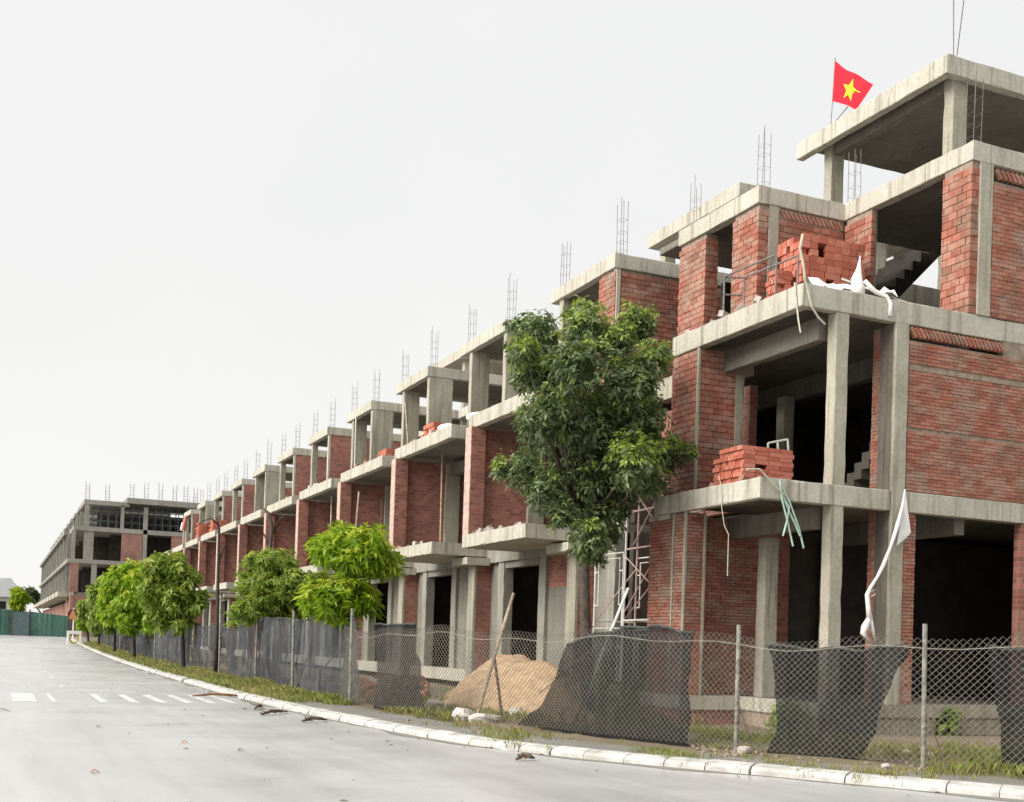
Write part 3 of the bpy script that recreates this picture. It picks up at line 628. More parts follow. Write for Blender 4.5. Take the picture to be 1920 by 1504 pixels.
Q('balcony_slab', M_CONC, (5.6, 7.2, 125.5, 130.6, 4.95, 5.45)); Q('front_wall', M_BFAR, (6.7, 7.0, 124, 131.4, .95, 5.1)); Q('side_wall', M_BFAR, (7.0, 8.4, 124.05, 124.3, .95, 5.1))
Q('brick_pier', M_BFAR, (6.6, 7.4, 124, 124.5, 5.4, 8.3)); Q('column', M_FARC, (6.65, 7.0, 124, 124.4, 8.7, 11.55)); Q('column', M_FARC, (7.8, 8.7, 124.1, 124.6, 8.7, 11.55))
Q('column', M_FARC, (8.6, 9.1, 124.05, 124.4, .95, 8.3)); Q('column', M_FARC, (13.4, 13.8, 124.0, 124.4, .95, 14.3)); Q('column', M_FARC, (11.2, 11.5, 124.0, 124.4, 12, 14.3)); Q('column', M_FARC, (7.8, 8.2, 124.05, 124.4, 12, 14.3))
Q('column', M_FARC, (18.3, 18.7, 124, 124.4, 5, 14.3)); Q('side_wall', M_BFAR, (11.35, 13.35, 124.05, 124.3, 8.7, 11.55)); Q('side_wall', M_BFAR, (16.2, 18.2, 124.05, 124.3, 8.7, 11.55))
Q('roof_slab', M_FARC, (7.7, 12, 124, 131, 14.2, 14.65)); Q('roof_slab', M_FARC, (11.7, 30, 123.6, 131, 14.55, 15.1))
Q('back_wall', M_DKIN, (9.5, 30, 131.45, 131.6, 5.4, 14.2)); Q('inner_wall', M_DKIN, (10.5, 30, 127.0, 127.2, .95, 11.5)); Q('back_wall', M_DKIN, (20, 20.3, 124.4, 131.4, 8.7, 14.5))
sc = MB()
for x in np.arange(8.6, 24, .75):
    for yy in (124.6, 126.2): sc.tube([(x, yy, 12.0), (x+random.uniform(-.08, .08), yy, 14.6)], .05, 4)
for z in (12.7, 13.4, 14.0):
    for yy in (124.6, 126.2): sc.tube([(8.6, yy, z), (24, yy, z+random.uniform(-.1, .1))], .05, 4)
sc.build('scaffolding', M_TEALPOLE, E2)
for x, y in ((8, 124.4), (10, 126), (12.2, 124.3), (13.6, 124.3), (15, 124.3), (16.4, 124.3), (17.5, 124.3), (18.5, 124.3)): rebar_bundle(E2, x, y, 15.0 if x > 12 else 14.6, 1.9, .18, .15, .016)

fhs = thing('far_house', 'pale house with grey hipped tile roof behind the green tarp fence', 'house', (-1, 230, .9))
mb = MB(); mb.box(-9, 4.3, 230, 242, .9, 7.2); mb.build('wall', M_FARW, fhs)
mb = MB(); a = [(-9.7, 229.3, 7.2), (5.0, 229.3, 7.2), (5.0, 242.7, 7.2), (-9.7, 242.7, 7.2)]; r1, r2 = (-2.0, 236, 10.6), (2.4, 235.5, 10.9)
mb.poly([a[0], a[1], r2, r1]); mb.poly([a[1], a[2], r2]); mb.poly([a[2], a[3], r1, r2]); mb.poly([a[3], a[0], r1]); mb.poly(a[::-1]); mb.build('roof', M_ROOF, fhs)
mb = MB(); mb.box(-3.2, -2.6, 235, 236, 10.6, 11.9); mb.build('chimney', M_ROOF, fhs)
for x, z in ((.6, 5.0), (-1.6, 5.0), (.6, 2.2)):
    w_ = MB().box(x, x+1.1, 229.93, 230.05, z, z+1.4).build('window', M_DARK, fhs)
    sub(w_, fhs); f_ = MB().box(x-.12, x+1.22, 229.90, 229.98, z-.14, z-.02).build('sill', M_FARW, None); f_.parent = w_; f_.location = -Vector(fhs['_o'])

# ------------------------------------------------------------------ fences
FP = smooth_path([(22.5, 4.3), (16.0, 7.9), (13.4, 10.3), (11.6, 12.35), (10.25, 14.6), (9.15, 17.5), (8.3, 20.8), (7.65, 24.2), (7.3, 27.8), (7.1, 32), (7.0, 40), (7.05, 55), (7.2, 80), (7.4, 112)], 14)
fseg = np.r_[0, np.cumsum(np.hypot(*np.diff(FP, axis=0).T))]; FLEN = fseg[-1]
def fpt(s, off=0.0):
    x = np.interp(s, fseg, FP[:, 0]); y = np.interp(s, fseg, FP[:, 1]); e = .3
    tx = np.interp(s+e, fseg, FP[:, 0])-np.interp(s-e, fseg, FP[:, 0]); ty = np.interp(s+e, fseg, FP[:, 1])-np.interp(s-e, fseg, FP[:, 1]); L = math.hypot(tx, ty)+1e-9
    return x+ty/L*off, y-tx/L*off             # positive offset: towards the houses
_ss = np.linspace(0, FLEN, 6000); _sx = []
for s_ in _ss:
    x, y = fpt(s_); _sx.append(proj((x, y, 1.0))[0])
_sx = np.array(_sx)
def s_at(px): return float(_ss[np.argmin(np.abs(_sx-px))])
def fgz(s): return .112+gz(fpt(s)[1])
fence = thing('chain_link_fence', 'sagging chain link fence on thin pale posts along the pavement edge', 'fence', (9, 18, .12))
fence['_o'] = (9, 18, .12)
POSTS = [(1735, 1.96, .03), (1383, 1.9, .01), (658, 2.2, .03), (550, 2.2, .05), (480, 2.0, .0), (412, 2.2, .03), (346, 2.15, 0), (290, 2.1, 0), (250, 2.1, .02), (225, 2.1, 0), (200, 2.1, 0)]
for px, h, lean in POSTS:
    s_ = s_at(px); x, y = fpt(s_); z = fgz(s_)
    o = MB().tube([(x, y, z-.1), (x-lean*.4, y+lean, z+h)], .034, 8).build('post', M_POST, fence)
    if px in (1735, 1383):
        MB().tube([(x-.02, y-.5, z), (x-.01, y-.03, z+.75)], .014, 6).build('brace', M_DKWOOD, fence)
for s_ in (fseg[14], 3.0): 
    x, y = fpt(s_); MB().tube([(x, y, 0), (x, y, 2.0)], .034, 8).build('post', M_POST, fence)
# woven wires: two families of diagonals on the fence surface
def fz_top(s): return 1.72+.05*math.sin(s*1.1)+.04*math.sin(s*2.7)
CELL = .098
def wires(s0, s1, rad, step):
    V = []; F = []; ns = int((s1-s0)/CELL)
    for fam in (1, -1):
        for i in range(-18 if fam > 0 else 0, ns if fam > 0 else ns+18):
            pts = []
            for zz in np.arange(0, 18.01, step):
                s_ = s0+(i+fam*zz)*CELL
                if s_ < s0 or s_ > s1: continue
                bulge = .05*math.sin(s_*2.1+zz*.3)*math.sin(zz/18*math.pi)
                x, y = fpt(s_, bulge+(.006 if fam > 0 else -.006)); top = fz_top(s_); z = fgz(s_)+.06+(top-.02)*zz/18
                pts.append((x, y, z))
            if len(pts) < 2: continue
            b = len(V)
            for p in pts:
                V += [(p[0]-rad, p[1]-rad*.6, p[2]), (p[0]+rad, p[1]-rad*.2, p[2]), (p[0], p[1]+rad, p[2]+rad*.3)]
            for k in range(len(pts)-1):
                for j in range(3): a = b+k*3+j; c = b+k*3+(j+1) % 3; F.append((a, c, c+3, a+3))
    return V, F
V, F = wires(2.0, s_at(640), .005, 1.5); fast_mesh('wire_mesh', V, F, M_GALV, fence)
tw = MB(); tw.tube([(*fpt(s_), fgz(s_)+fz_top(s_)-.10) for s_ in np.arange(2.5, s_at(660), .4)], .006, 4); tw.build('top_wire', M_GALV, fence)

from mathutils import noise as _mn
def net(name, label, m, left, right, top, bot, nu=40, nv=20, off=.15, rip=.03, hem=True):
    """left/right: pixel columns at v=0 (bottom) .. 1 (top) giving the surveyed edges; top/bot: heights"""
    sl = [s_at(p) for p in left]; sr = [s_at(p) for p in right]; vv = np.linspace(0, 1, len(sl)); ph = random.uniform(0, 6)
    P_ = []
    for j in range(nv+1):
        v = j/nv; a = np.interp(v, vv, sl); b = np.interp(v, np.linspace(0, 1, len(sr)), sr); row = []
        for i in range(nu+1):
            u = i/nu; s_ = a+(b-a)*u; tz = np.interp(u, np.linspace(0, 1, len(top)), top); bz = np.interp(u, np.linspace(0, 1, len(bot)), bot)
            q_ = s_*1.0; fold = rip*2.6*_mn.noise(Vector((q_*2.3, v*.9, ph)))+rip*1.7*_mn.noise(Vector((q_*6.5+v*1.1, v*.8, ph+7)))+rip*1.1*_mn.noise(Vector((q_*3, v*7, ph+3)))
            sag = .06*_mn.noise(Vector((q_*1.9, 0, ph)))+.03*_mn.noise(Vector((q_*6, 1, ph))); tz += sag; bz += .05*_mn.noise(Vector((q_*4, 3, ph)))
            s_ += .05*_mn.noise(Vector((v*4, ph, u*.5)))*(1 if 0 < i < nu else 1.6)
            x, y = fpt(s_, off+fold+.02); row.append((x, y, fgz(s_)+bz+(tz-bz)*v))
        P_.append(row)
    c = P_[nv//2][nu//2]; T = thing(name, label, 'shade net', (c[0], c[1], .12), 'shade nets tied to the chain link fence')
    MB().grid(P_).build('cloth', m, T, smooth=True)
    if hem: MB().tube([(p[0]+.0, p[1], p[2]) for p in P_[-1]], .022, 6).build('hem', M_NETH, T)
    return T
M_NETH = plain('net_hem', (0.06, 0.065, 0.06), 0.7, 0.3, 8)
net('shade_net', 'black shade net at the right edge of the fence, beside the tall pale post', M_NET, (1885, 1866, 1850), (2000, 2000, 2000), (1.66, 1.62), (.0, .0))
net('shade_net', 'black shade net with rolled top hem in front of the corner column', M_NET, (1432, 1445, 1446, 1440, 1424), (1604, 1636, 1652, 1668, 1702), (1.62, 1.57, 1.59, 1.66), (-.05, -.07, -.02))
net('shade_net', 'wide black shade net with curved torn left edge beside the sand pile', M_NET, (962, 1000, 1018, 1030, 1046), (1282, 1284, 1284), (1.50, 1.74, 1.84, 1.84, 1.80), (.05, .0, -.03, -.03), 60)
net('shade_net', 'dark net strip gathered into a tall wedge left of the sand pile', M_NET, (693, 693, 690), (790, 776, 758), (1.86, 1.84), (.02, -.05), 26, 18, rip=.05)
net('shade_net', 'grey shade net pulled taut under the round-headed bright green tree', M_NETG, (655, 655, 655), (480, 480, 480), (2.02, 1.98, 2.0, 1.95, 2.02, 1.98), (.02, -.02, .2, .05, .1), 80, 20, off=.16, rip=.06)
net('shade_net', 'loose grey shade net sagging between the two pale posts by the bare trunk', M_NETT, (480, 480, 480), (352, 352, 352), (1.98, 1.85, 1.7, 1.9, 1.75, 1.98), (.1, .2, .5, .25, .05), 60, 18, off=.18, rip=.08)
net('shade_net', 'long pleated grey shade net below the far cluster of street trees', M_NETG, (348, 348, 348), (186, 186, 186), (2.0, 1.9, 1.98, 1.92, 2.02, 1.88, 1.98), (.0, .1, .05, .2, .0), 160, 14, off=.2, rip=.09)

gf = thing('green_tarp_fence', 'green tarpaulin fence closing the far end of the road', 'fence', (0, 118, .95))
for i, x in enumerate((-9.5, -7.0, -4.5, -2.0, .5)):
    dz = random.uniform(-.1, .12)
    MB().grid([[(x+2.46*u, 118+.05*math.sin(u*9+i), .97+v*(2.35+dz-.35*(x+2.46*u > 1.2)*(x+2.46*u-1.2)/4)) for u in np.linspace(0, 1, 14)] for v in np.linspace(0, 1, 5)]).build('tarp_panel', M_NETGR, gf)
MB().grid([[(3.0+3.3*u, 118+.06*math.sin(u*9), .97+v*(2.25-.3*u)) for u in np.linspace(0, 1, 14)] for v in np.linspace(0, 1, 5)]).build('tarp_panel', M_NETGR, gf)
for x in (-9.5, -7, -4.5, -2, .45, 1.5, 2.95, 6.3): MB().tube([(x, 118.08, .9), (x, 118.08, 3.4)], .07, 6).build('post', M_DKWOOD, gf)
gg = thing('gate_leaf', 'dark slate gate leaf standing ajar in the green tarp fence', 'gate', (1.6, 117.6, .95))
MB().box(1.5, 2.9, 117.7, 117.78, 1.0, 3.1).build('panel', plain('slate_panel', (.10, .14, .15), .6, .2, 3), gg); MB().box(1.4, 1.5, 117.68, 117.8, .95, 3.2).build('stile', M_DKWOOD, gg); MB().box(6.35, 7.3, 117.7, 117.8, .95, 2.9).build('side_panel', plain('brown_panel', (.11, .085, .075), .7, .2, 3), gg)
# ------------------------------------------------------------------ trees
def atD(px, py, D): return CAMP+ray(px, py)*D
def depth(P_): return float((np.asarray(P_, float)-CAMP) @ _f)
def unit(a): return a/np.maximum(np.linalg.norm(a, axis=-1, keepdims=True), 1e-9)
def leaves(C, A, n, L, Wd, phi, droop, young, spread=.03):
    """C centres, A axes of whorls; n leaves each; returns kite-shaped folded leaves"""
    N = len(C); C = np.repeat(C, n, 0); A = np.repeat(A, n, 0); Y = np.repeat(young, n)
    q = unit(rng.normal(size=C.shape)); q = unit(q-(q*A).sum(1, keepdims=True)*A)
    ph = rng.uniform(phi[0], phi[1], (len(C), 1)); d = unit(A*np.cos(ph)+q*np.sin(ph)); d[:, 2] -= droop*rng.uniform(.3, 1.3, len(C)); d = unit(d)
    ln = rng.uniform(L[0], L[1], (len(C), 1)); wd = unit(np.cross(d, unit(A+.4*rng.normal(size=A.shape))))*ln*Wd*rng.uniform(.8, 1.2, (len(C), 1))
    up = unit(np.cross(wd, d)); b = C+rng.normal(size=C.shape)*spread
    v0 = b; v1 = b+d*ln*.45+wd+up*ln*.04; v2 = b+d*ln-np.array([0, 0, 1])*ln*droop*.35; v3 = b+d*ln*.45-wd+up*ln*.04; vm = b+d*ln*.45
    V = np.stack([v0, v1, v2, v3], 1).reshape(-1, 3); i = np.arange(len(C))*4
    F = np.concatenate([np.stack([i, i+1, i+2], 1), np.stack([i, i+2, i+3], 1)]); return V, F, np.repeat(Y, 4)
def tree(name, label, cat, base, lobes, nwh, nleaf, L, Wd, m, bark, trunk_r, fork, young_p=.15, phi=(1.0, 1.7), droop=.35, group=None, depthf=1.0, youngspots=(), shell=.45, flat=1.0, D=None, lobe_k=1.0):
    lobes = [(a_, b_, c_*lobe_k) for a_, b_, c_ in lobes]
    T = thing(name, label, cat, tuple(base), group); D = D or depth(base); Cs = []; As = []; Ys = []; cen = []
    area = sum(l[2]**2 for l in lobes); mx = np.mean([l[0] for l in lobes]); rr = max(abs(l[0]-mx)+l[2] for l in lobes)
    for (px, py, rp) in lobes:
        r = rp*D/FPX; lim = math.sqrt(max(.05, 1-((px-mx)/rr)**2))*rr*D/FPX*depthf
        k = max(1, int(round(nwh*rp**2/area))); nd = 2 if lim > r else 1
        for h in range(nd):
            dz = (rng.uniform(-.95, .15) if h == 0 else rng.uniform(.0, .9))*max(0, lim-r*.6); c = atD(px+rng.uniform(-4, 4), py, D+dz); cen.append(c)
            kk = k if nd == 1 else (int(k*.62) if h == 0 else k-int(k*.62))
            if kk < 1: continue
            u = unit(rng.normal(size=(kk, 3))); rad = (rng.uniform(0, 1, (kk, 1))**shell)*r*rng.uniform(.75, 1.18, (kk, 1)); Pp = c+u*rad*np.array([1, 1, flat])
            Cs.append(Pp); As.append(unit(u*.8+np.array([0, 0, .75])+.35*rng.normal(size=u.shape)))
            up = (u[:, 2]*rad[:, 0]/r > .35); y = np.where(up & (rng.random(kk) < young_p*2), rng.uniform(.4, 1, kk), np.where(rng.random(kk) < young_p*.3, .4, 0.0))
            for (yx, yy, yr) in youngspots:
                if (px-yx)**2+(py-yy)**2 < yr*yr:
                    y = np.where((u[:, 2] > -.1) & (rng.random(kk) < .75), rng.uniform(.6, 1, kk), y)
            Ys.append(y)
    C = np.concatenate(Cs); A = np.concatenate(As); Y = np.concatenate(Ys)
    V, F, ya = leaves(C, A, nleaf, L, Wd, phi, droop, Y)
    fast_mesh('crown', V, F, m, T, ('young', ya))
    mb = MB(); b = Vector(base); fk = Vector(fork)
    mid = b.lerp(fk, .5)+Vector((random.uniform(-.05, .05), random.uniform(-.05, .05), 0))
    mb.tube([b-Vector((0, 0, .15)), b+Vector((0, 0, .12)), mid, fk], [trunk_r*1.5, trunk_r*1.1, trunk_r*.95, trunk_r*.8], 9)
    mb.build('trunk', bark, T, smooth=True)
    lm = MB()
    for c in cen:
        c = Vector(c); k = fk.lerp(c, .5)+Vector((0, 0, -.12*(c-fk).length)) if c.z > fk.z else fk.lerp(c, .5)+Vector((0, 0, .1))
        start = fk if c.z > fk.z-.3 else b.lerp(fk, max(.3, min(.95, (c.z-b.z)/(max(.5, fk.z-b.z)))))
        lm.tube([start, start.lerp(k, .6), k, c], [trunk_r*.5, trunk_r*.38, trunk_r*.28, trunk_r*.10], 6)
    lm.build('limbs', bark, T, smooth=True); return T
tb = (11.24, 21.5, .15); tD = depth(tb)
tree('street_tree', 'tall dark green tree in front of the second house, scaffolding at its right', 'tree', tb,
     [(1005, 622, 44), (995, 695, 48), (1050, 700, 46), (1095, 605, 46), (1085, 680, 62), (1150, 640, 46), (1195, 605, 42), (1222, 672, 40), (1180, 715, 62), (1015, 790, 55), (1100, 790, 70), (1205, 790, 54), (945, 876, 26), (985, 880, 42), (1025, 915, 48), (1060, 960, 40), (1105, 870, 58), (1190, 865, 58), (1250, 850, 40), (1283, 846, 22), (1160, 925, 50), (1105, 1005, 38), (1135, 965, 40), (1218, 900, 36), (1140, 1000, 30), (1090, 1030, 24), (1120, 1045, 20), (985, 655, 34), (975, 610, 22), (1060, 850, 42), (1130, 760, 45), (1040, 760, 38), (1160, 820, 42), (1100, 900, 42), (1065, 800, 38)],
     6400, 8, (.09, .17), .19, M_LEAF, M_BARK, .12, atD(1093, 960, tD), .22, droop=.45, lobe_k=.95, youngspots=[(1000, 690, 40), (1050, 700, 10), (1090, 600, 30), (1195, 605, 20), (1150, 640, 12), (1190, 865, 10), (1250, 850, 8), (1283, 846, 15), (945, 876, 15), (1222, 672, 6)], shell=.5)
b2 = (7.75, 27.5, .12); D2 = depth(b2)
tree('street_tree', 'bright yellow-green young tree with two round tiers of foliage', 'tree', b2,
     [(618, 1025, 32), (650, 1028, 34), (690, 1018, 34), (718, 1045, 32), (660, 1052, 28), (700, 1058, 26), (732, 1062, 16), (640, 1000, 22), (600, 1038, 18), (598, 1120, 32), (638, 1112, 33), (676, 1118, 31), (585, 1130, 22), (655, 1138, 28), (620, 1140, 26), (690, 1130, 22)],
     900, 9, (.17, .30), .14, M_LEAFB, M_BARKD, .055, atD(655, 1082, D2), .35, lobe_k=1.05, phi=(.9, 1.55), droop=.38, shell=.38)
b3 = (7.62, 35.0, .12); D3 = depth(b3)
tree('street_tree', 'bushy mid green tree overhanging the grey net beside the bright two-tiered tree', 'tree', b3,
     [(488, 1068, 32), (520, 1058, 34), (503, 1105, 38), (548, 1098, 38), (475, 1130, 24), (530, 1138, 28), (575, 1090, 22), (455, 1152, 14), (500, 1050, 18), (490, 1140, 20), (560, 1135, 20), (590, 1100, 22), (460, 1105, 20), (540, 1060, 24), (575, 1120, 20), (465, 1080, 18), (505, 1080, 30), (530, 1110, 30), (440, 1165, 8), (600, 1085, 20), (605, 1110, 18), (450, 1140, 18), (470, 1155, 14), (520, 1155, 18), (560, 1155, 14), (478, 1050, 18), (585, 1130, 18)],
     1800, 8, (.15, .26), .15, M_LEAFM2, M_BARKD, .06, atD(520, 1100, D3), .3, droop=.5, shell=.45)
GT = 'street trees along the far verge'
def gbase(px, py, X): p = onX(px, py, X); return (p[0], p[1], .118+gz(p[1]))
for px, X, Yb, lob, lab, mm in [
    (339, 6.75, 47, [(325, 1045, 16), (318, 1068, 24), (343, 1078, 20), (308, 1098, 26), (335, 1112, 26), (352, 1116, 16), (305, 1128, 20), (330, 1135, 16), (355, 1080, 16), (365, 1118, 12), (335, 1055, 16), (300, 1060, 20), (310, 1040, 14), (290, 1120, 22), (300, 1145, 16), (325, 1150, 16), (345, 1148, 14), (365, 1135, 12), (375, 1120, 10), (372, 1105, 10), (280, 1095, 20), (300, 1165, 12), (330, 1163, 12), (350, 1160, 10)], 'leafy green tree nearest the bare thin trunk, crown against the brick piers', M_LEAFM2),
    (249, 6.6, 63, [(232, 1085, 17), (258, 1078, 20), (285, 1088, 20), (245, 1112, 20), (275, 1118, 20), (262, 1060, 12), (232, 1138, 12), (258, 1142, 16), (290, 1135, 14), (300, 1075, 20), (215, 1100, 20), (228, 1120, 18), (300, 1110, 22), (280, 1065, 18), (240, 1062, 14), (310, 1130, 16), (268, 1100, 24), (205, 1085, 16), (200, 1120, 18), (225, 1150, 14), (270, 1155, 14), (245, 1150, 12), (215, 1065, 12), (230, 1168, 10), (255, 1166, 12), (280, 1160, 14), (205, 1145, 14), (290, 1150, 14)], 'light green tree with dark upright trunk, second in the far cluster', M_LEAFB),
    (217, 6.6, 74, [(203, 1092, 18), (188, 1108, 16), (218, 1076, 13), (205, 1122, 15), (222, 1105, 16), (195, 1090, 14), (180, 1125, 12), (210, 1140, 14), (185, 1095, 10), (175, 1140, 14), (195, 1152, 12), (225, 1140, 12), (180, 1162, 10), (205, 1165, 9)], 'slender tree with dark trunk against the far end house', M_LEAFM),
    (190, 6.75, 88, [(178, 1122, 13), (168, 1142, 10), (190, 1148, 10), (185, 1108, 11), (160, 1128, 10), (175, 1158, 10)], 'small thin tree near the end of the verge', M_LEAFM2),
    (163, 6.9, 100, [(160, 1146, 11), (153, 1162, 9), (172, 1160, 9)], 'low shrubby tree just right of the orange road sign', M_LEAFB)]:
    bs = (X, Yb, .118+gz(Yb)); Dd = depth(bs); sc_ = Dd/45
    tree('street_tree', lab, 'tree', bs, [(a_+random.uniform(-5, 7), b_+7+random.uniform(-3, 3), r_*random.uniform(.95, 1.3)) for a_, b_, r_ in lob], int(1150*sc_**.3), 8, (.19*sc_**.5, .34*sc_**.5), .18, mm, M_BARKD, .09, atD(px+1, min(1160, np.mean([l[1] for l in lob])+22), Dd), .3, droop=.5, group=GT, shell=.5)
bs = (3.0, 140, .95); Dd = depth(bs)
tree('small_tree', 'small yellow-green tree behind the green tarp fence', 'tree', bs, [(33, 1112, 10), (42, 1122, 10), (26, 1130, 8), (36, 1138, 9)], 170, 7, (.5, .8), .2, M_LEAFB, M_BARKD, .1, atD(35, 1130, Dd), .4)
bs = (9.5, 215, .95); Dd = depth(bs)
tree('far_tree', 'dark distant tree between the tiled house and the far block', 'tree', bs, [(58, 1112, 10), (66, 1118, 9), (52, 1120, 8)], 120, 6, (.8, 1.2), .25, M_LEAF, M_BARKD, .15, atD(59, 1125, Dd), 0)
# leafless trees
def bare(label, base, strokes, D, m):
    T = thing('bare_tree', label, 'tree', tuple(base)); 
    for nm, pts in strokes:
        q = [atD(px, py, D+dz) for px, py, dz, r in pts]; MB().tube(q, [p[3] for p in pts], 7).build(nm, m, T, smooth=True)
    return T
p = onX(410, 1265, 6.7); Db = 40.5
bp = atD(404, 1265, Db)
bare('thin dark leafless trunk standing in the grass before the grey nets', (bp[0], bp[1], .12), [('trunk', [(404, 1268, 0, .085), (407, 1180, 0, .07), (409, 1080, 0, .055), (411, 990, .1, .04), (405, 968, .1, .03)]), ('limbs', [(410, 985, 0, .03), (396, 972, -.1, .024), (380, 977, -.2, .02), (368, 989, -.2, .01)]), ('limbs', [(409, 1060, 0, .04), (416, 1035, .1, .03), (423, 1022, .2, .015)])], Db, M_BARKD)
Db = 37.0; bp = atD(503, 1285, Db)
bare('bare broken-topped brown tree behind the mid green bushy tree', (bp[0], bp[1], .12), [('trunk', [(500, 1290, 0, .10), (503, 1150, 0, .09), (505, 1040, 0, .08), (510, 985, 0, .065), (503, 962, 0, .05), (492, 952, .1, .025)]), ('limbs', [(507, 1010, 0, .045), (520, 980, .1, .035), (533, 965, .1, .02)]), ('limbs', [(505, 1025, 0, .04), (494, 1000, -.1, .03), (488, 1020, -.1, .02)]), ('limbs', [(510, 990, 0, .03), (528, 1000, .2, .02), (548, 978, .3, .012)])], Db, M_BARK)
bp = atD(668, 985, 36); bare('slim dead stick rising above the bright two-tiered tree', (bp[0], bp[1], .12), [('trunk', [(655, 1190, 0, .05), (662, 1060, 0, .04), (670, 960, 0, .03), (673, 922, 0, .022)])], 33.5, M_WOOD)

# ------------------------------------------------------------------ grass, weeds, litter
def grass():
    V = []; F = []; Y = []
    def blade(x, y, z, h, w, yv):
        a = random.uniform(0, 6.28); lean = random.uniform(.1, .75)*h; b = random.uniform(0, 6.28); i = len(V)
        cx, sx = math.cos(a)*w, math.sin(a)*w; lx, ly = math.cos(b)*lean, math.sin(b)*lean
        V.extend([(x-cx, y-sx, z-.02), (x+cx, y+sx, z-.02), (x+lx*.45, y+ly*.45, z+h*.62), (x+lx, y+ly, z+h*.9)]); F.extend([(i, i+1, i+2), (i+2, i+1, i+3)]); Y.extend([yv]*4)
    def clump(x, y, n, r, h, yv, w=.008):
        if x < kx(y)+.02: return
        z = gz(y)+(.12 if x > kx(y)+.2 else .05)
        for _ in range(n):
            q = random.gauss(0, r), random.gauss(0, r); blade(x+q[0], y+q[1], z, h*random.uniform(.5, 1.2), w, min(1, max(0, yv+random.uniform(-.3, .3))))
    s640 = s_at(640); s200 = s_at(180)
    s_ = s640-.3
    while s_ < s200:                             # unmown verge on the straight
        x, y = fpt(s_); w_ = .011 if y < 45 else .022; wid = x-kx(y)-.28
        for _ in range(11 if y < 45 else 7):
            d = random.uniform(0.05, max(.2, wid)); tall = .16+.16*math.sin(s_*.9+1)**2*math.sin(s_*.31)**2+.10*(d < .35)
            if random.random() < .25+.6*(math.sin(s_*1.7)*.5+.5) or d < .4: clump(x-d, y, 10, .10, tall*.85, .05+.5*(math.sin(s_*.6+d)*.5+.5), w_*.7)
        s_ += .14
    spots = []                                   # patches along the bend, surveyed one by one: pixel, spread, height, yellowing
    for (px, py, n, r, h, yv) in [(640, 1322, 10, .25, .2, .3), (600, 1315, 12, .3, .22, .3), (745, 1338, 8, .16, .2, .9), (800, 1342, 10, .2, .25, .3), (845, 1350, 16, .25, .22, .4), (880, 1362, 12, .3, .14, .7), (930, 1372, 18, .3, .14, .6), (960, 1385, 16, .2, .16, .5), (985, 1395, 10, .2, .14, .6), (1000, 1380, 6, .2, .1, .4), (1060, 1382, 8, .25, .06, .5), (1120, 1388, 6, .3, .05, .6), (1235, 1412, 14, .2, .10, .3), (1265, 1416, 16, .22, .11, .35), (1295, 1420, 10, .2, .10, .4), (1225, 1440, 3, .04, .10, .2), (1298, 1445, 3, .04, .10, .3), (1370, 1452, 4, .05, .1, .2), (1500, 1440, 12, .2, .10, .7), (1545, 1450, 14, .25, .12, .8), (1590, 1452, 14, .25, .12, .8), (1640, 1455, 12, .25, .10, .7), (1690, 1452, 12, .25, .10, .8), (1740, 1455, 12, .25, .12, .7), (1790, 1450, 10, .2, .12, .3), (1820, 1440, 16, .3, .16, .9), (1855, 1450, 18, .3, .22, .35), (1890, 1445, 20, .25, .28, .2), (1915, 1440, 14, .2, .28, .2), (1420, 1424, 8, .2, .08, .5), (1460, 1432, 8, .2, .08, .6), (1105, 1420, 3, .04, .1, .2), (860, 1392, 3, .04, .08, .3)]:
        p = onZ(px, py, .12)
        for _ in range(n): clump(p[0]+random.gauss(0, r), p[1]+random.gauss(0, r*1.2), 14, .07, h*.8, yv-.15, .0055)
    for (px, py, n, r, h, yv) in [(1300, 1372, 60, .35, .12, .1), (1350, 1380, 70, .4, .12, .12), (1400, 1388, 60, .4, .12, .15), (1450, 1395, 40, .4, .12, .2), (1620, 1405, 40, .4, .14, .4), (1700, 1418, 36, .4, .13, .5), (1800, 1420, 40, .4, .15, .4), (1880, 1425, 46, .4, .22, .25), (1340, 1400, 20, .4, .08, .3), (845, 1336, 34, .3, .2, .15), (890, 1342, 34, .3, .18, .2), (935, 1346, 30, .3, .18, .25), (970, 1350, 24, .3, .16, .3), (820, 1322, 24, .3, .25, .2), (1150, 1350, 20, .6, .3, .2), (1200, 1360, 16, .6, .3, .2), (1060, 1350, 14, .6, .2, .3), (1640, 1400, 12, .4, .12, .5), (1760, 1412, 14, .4, .12, .6), (1850, 1410, 16, .3, .15, .5), (1560, 1395, 14, .4, .2, .3), (700, 1300, 16, .6, .25, .3), (560, 1280, 16, .8, .3, .3)]:
        p = onZ(px, py, .12)
        for _ in range(n): clump(p[0]+random.gauss(0, r), p[1]+random.gauss(0, r*1.4), 9, .08, h, yv)
    return V, F, Y
V, F, Yv = grass(); fast_mesh('verge_grass', V, F, M_GRASS, None, ('young', np.array(Yv)*0+np.clip(np.array(Yv), 0, 1)), kind='stuff')
def bush(label, base, n, r, h, m=M_LEAFM):
    T = thing('bush', label, 'bush', base); u = unit(rng.normal(size=(n, 3))); C = np.array(base)+np.array([0, 0, h*.5])+u*np.array([r, r, h*.5])*rng.uniform(.3, 1.1, (n, 1)); C[:, 2] = np.maximum(C[:, 2], base[2]+.03)
    V, F, ya = leaves(C, unit(u+np.array([0, 0, .6])), 7, (.10, .20), .16, (.8, 1.6), .3, rng.uniform(0, .5, n)); fast_mesh('foliage', V, F, m, T, ('young', ya))
    mb = MB()
    for k in range(6): mb.tube([base, (base[0]+random.uniform(-r, r)*.6, base[1]+random.uniform(-r, r)*.6, base[2]+h*.8)], .012, 5)
    mb.build('stems', M_BARKD, T)
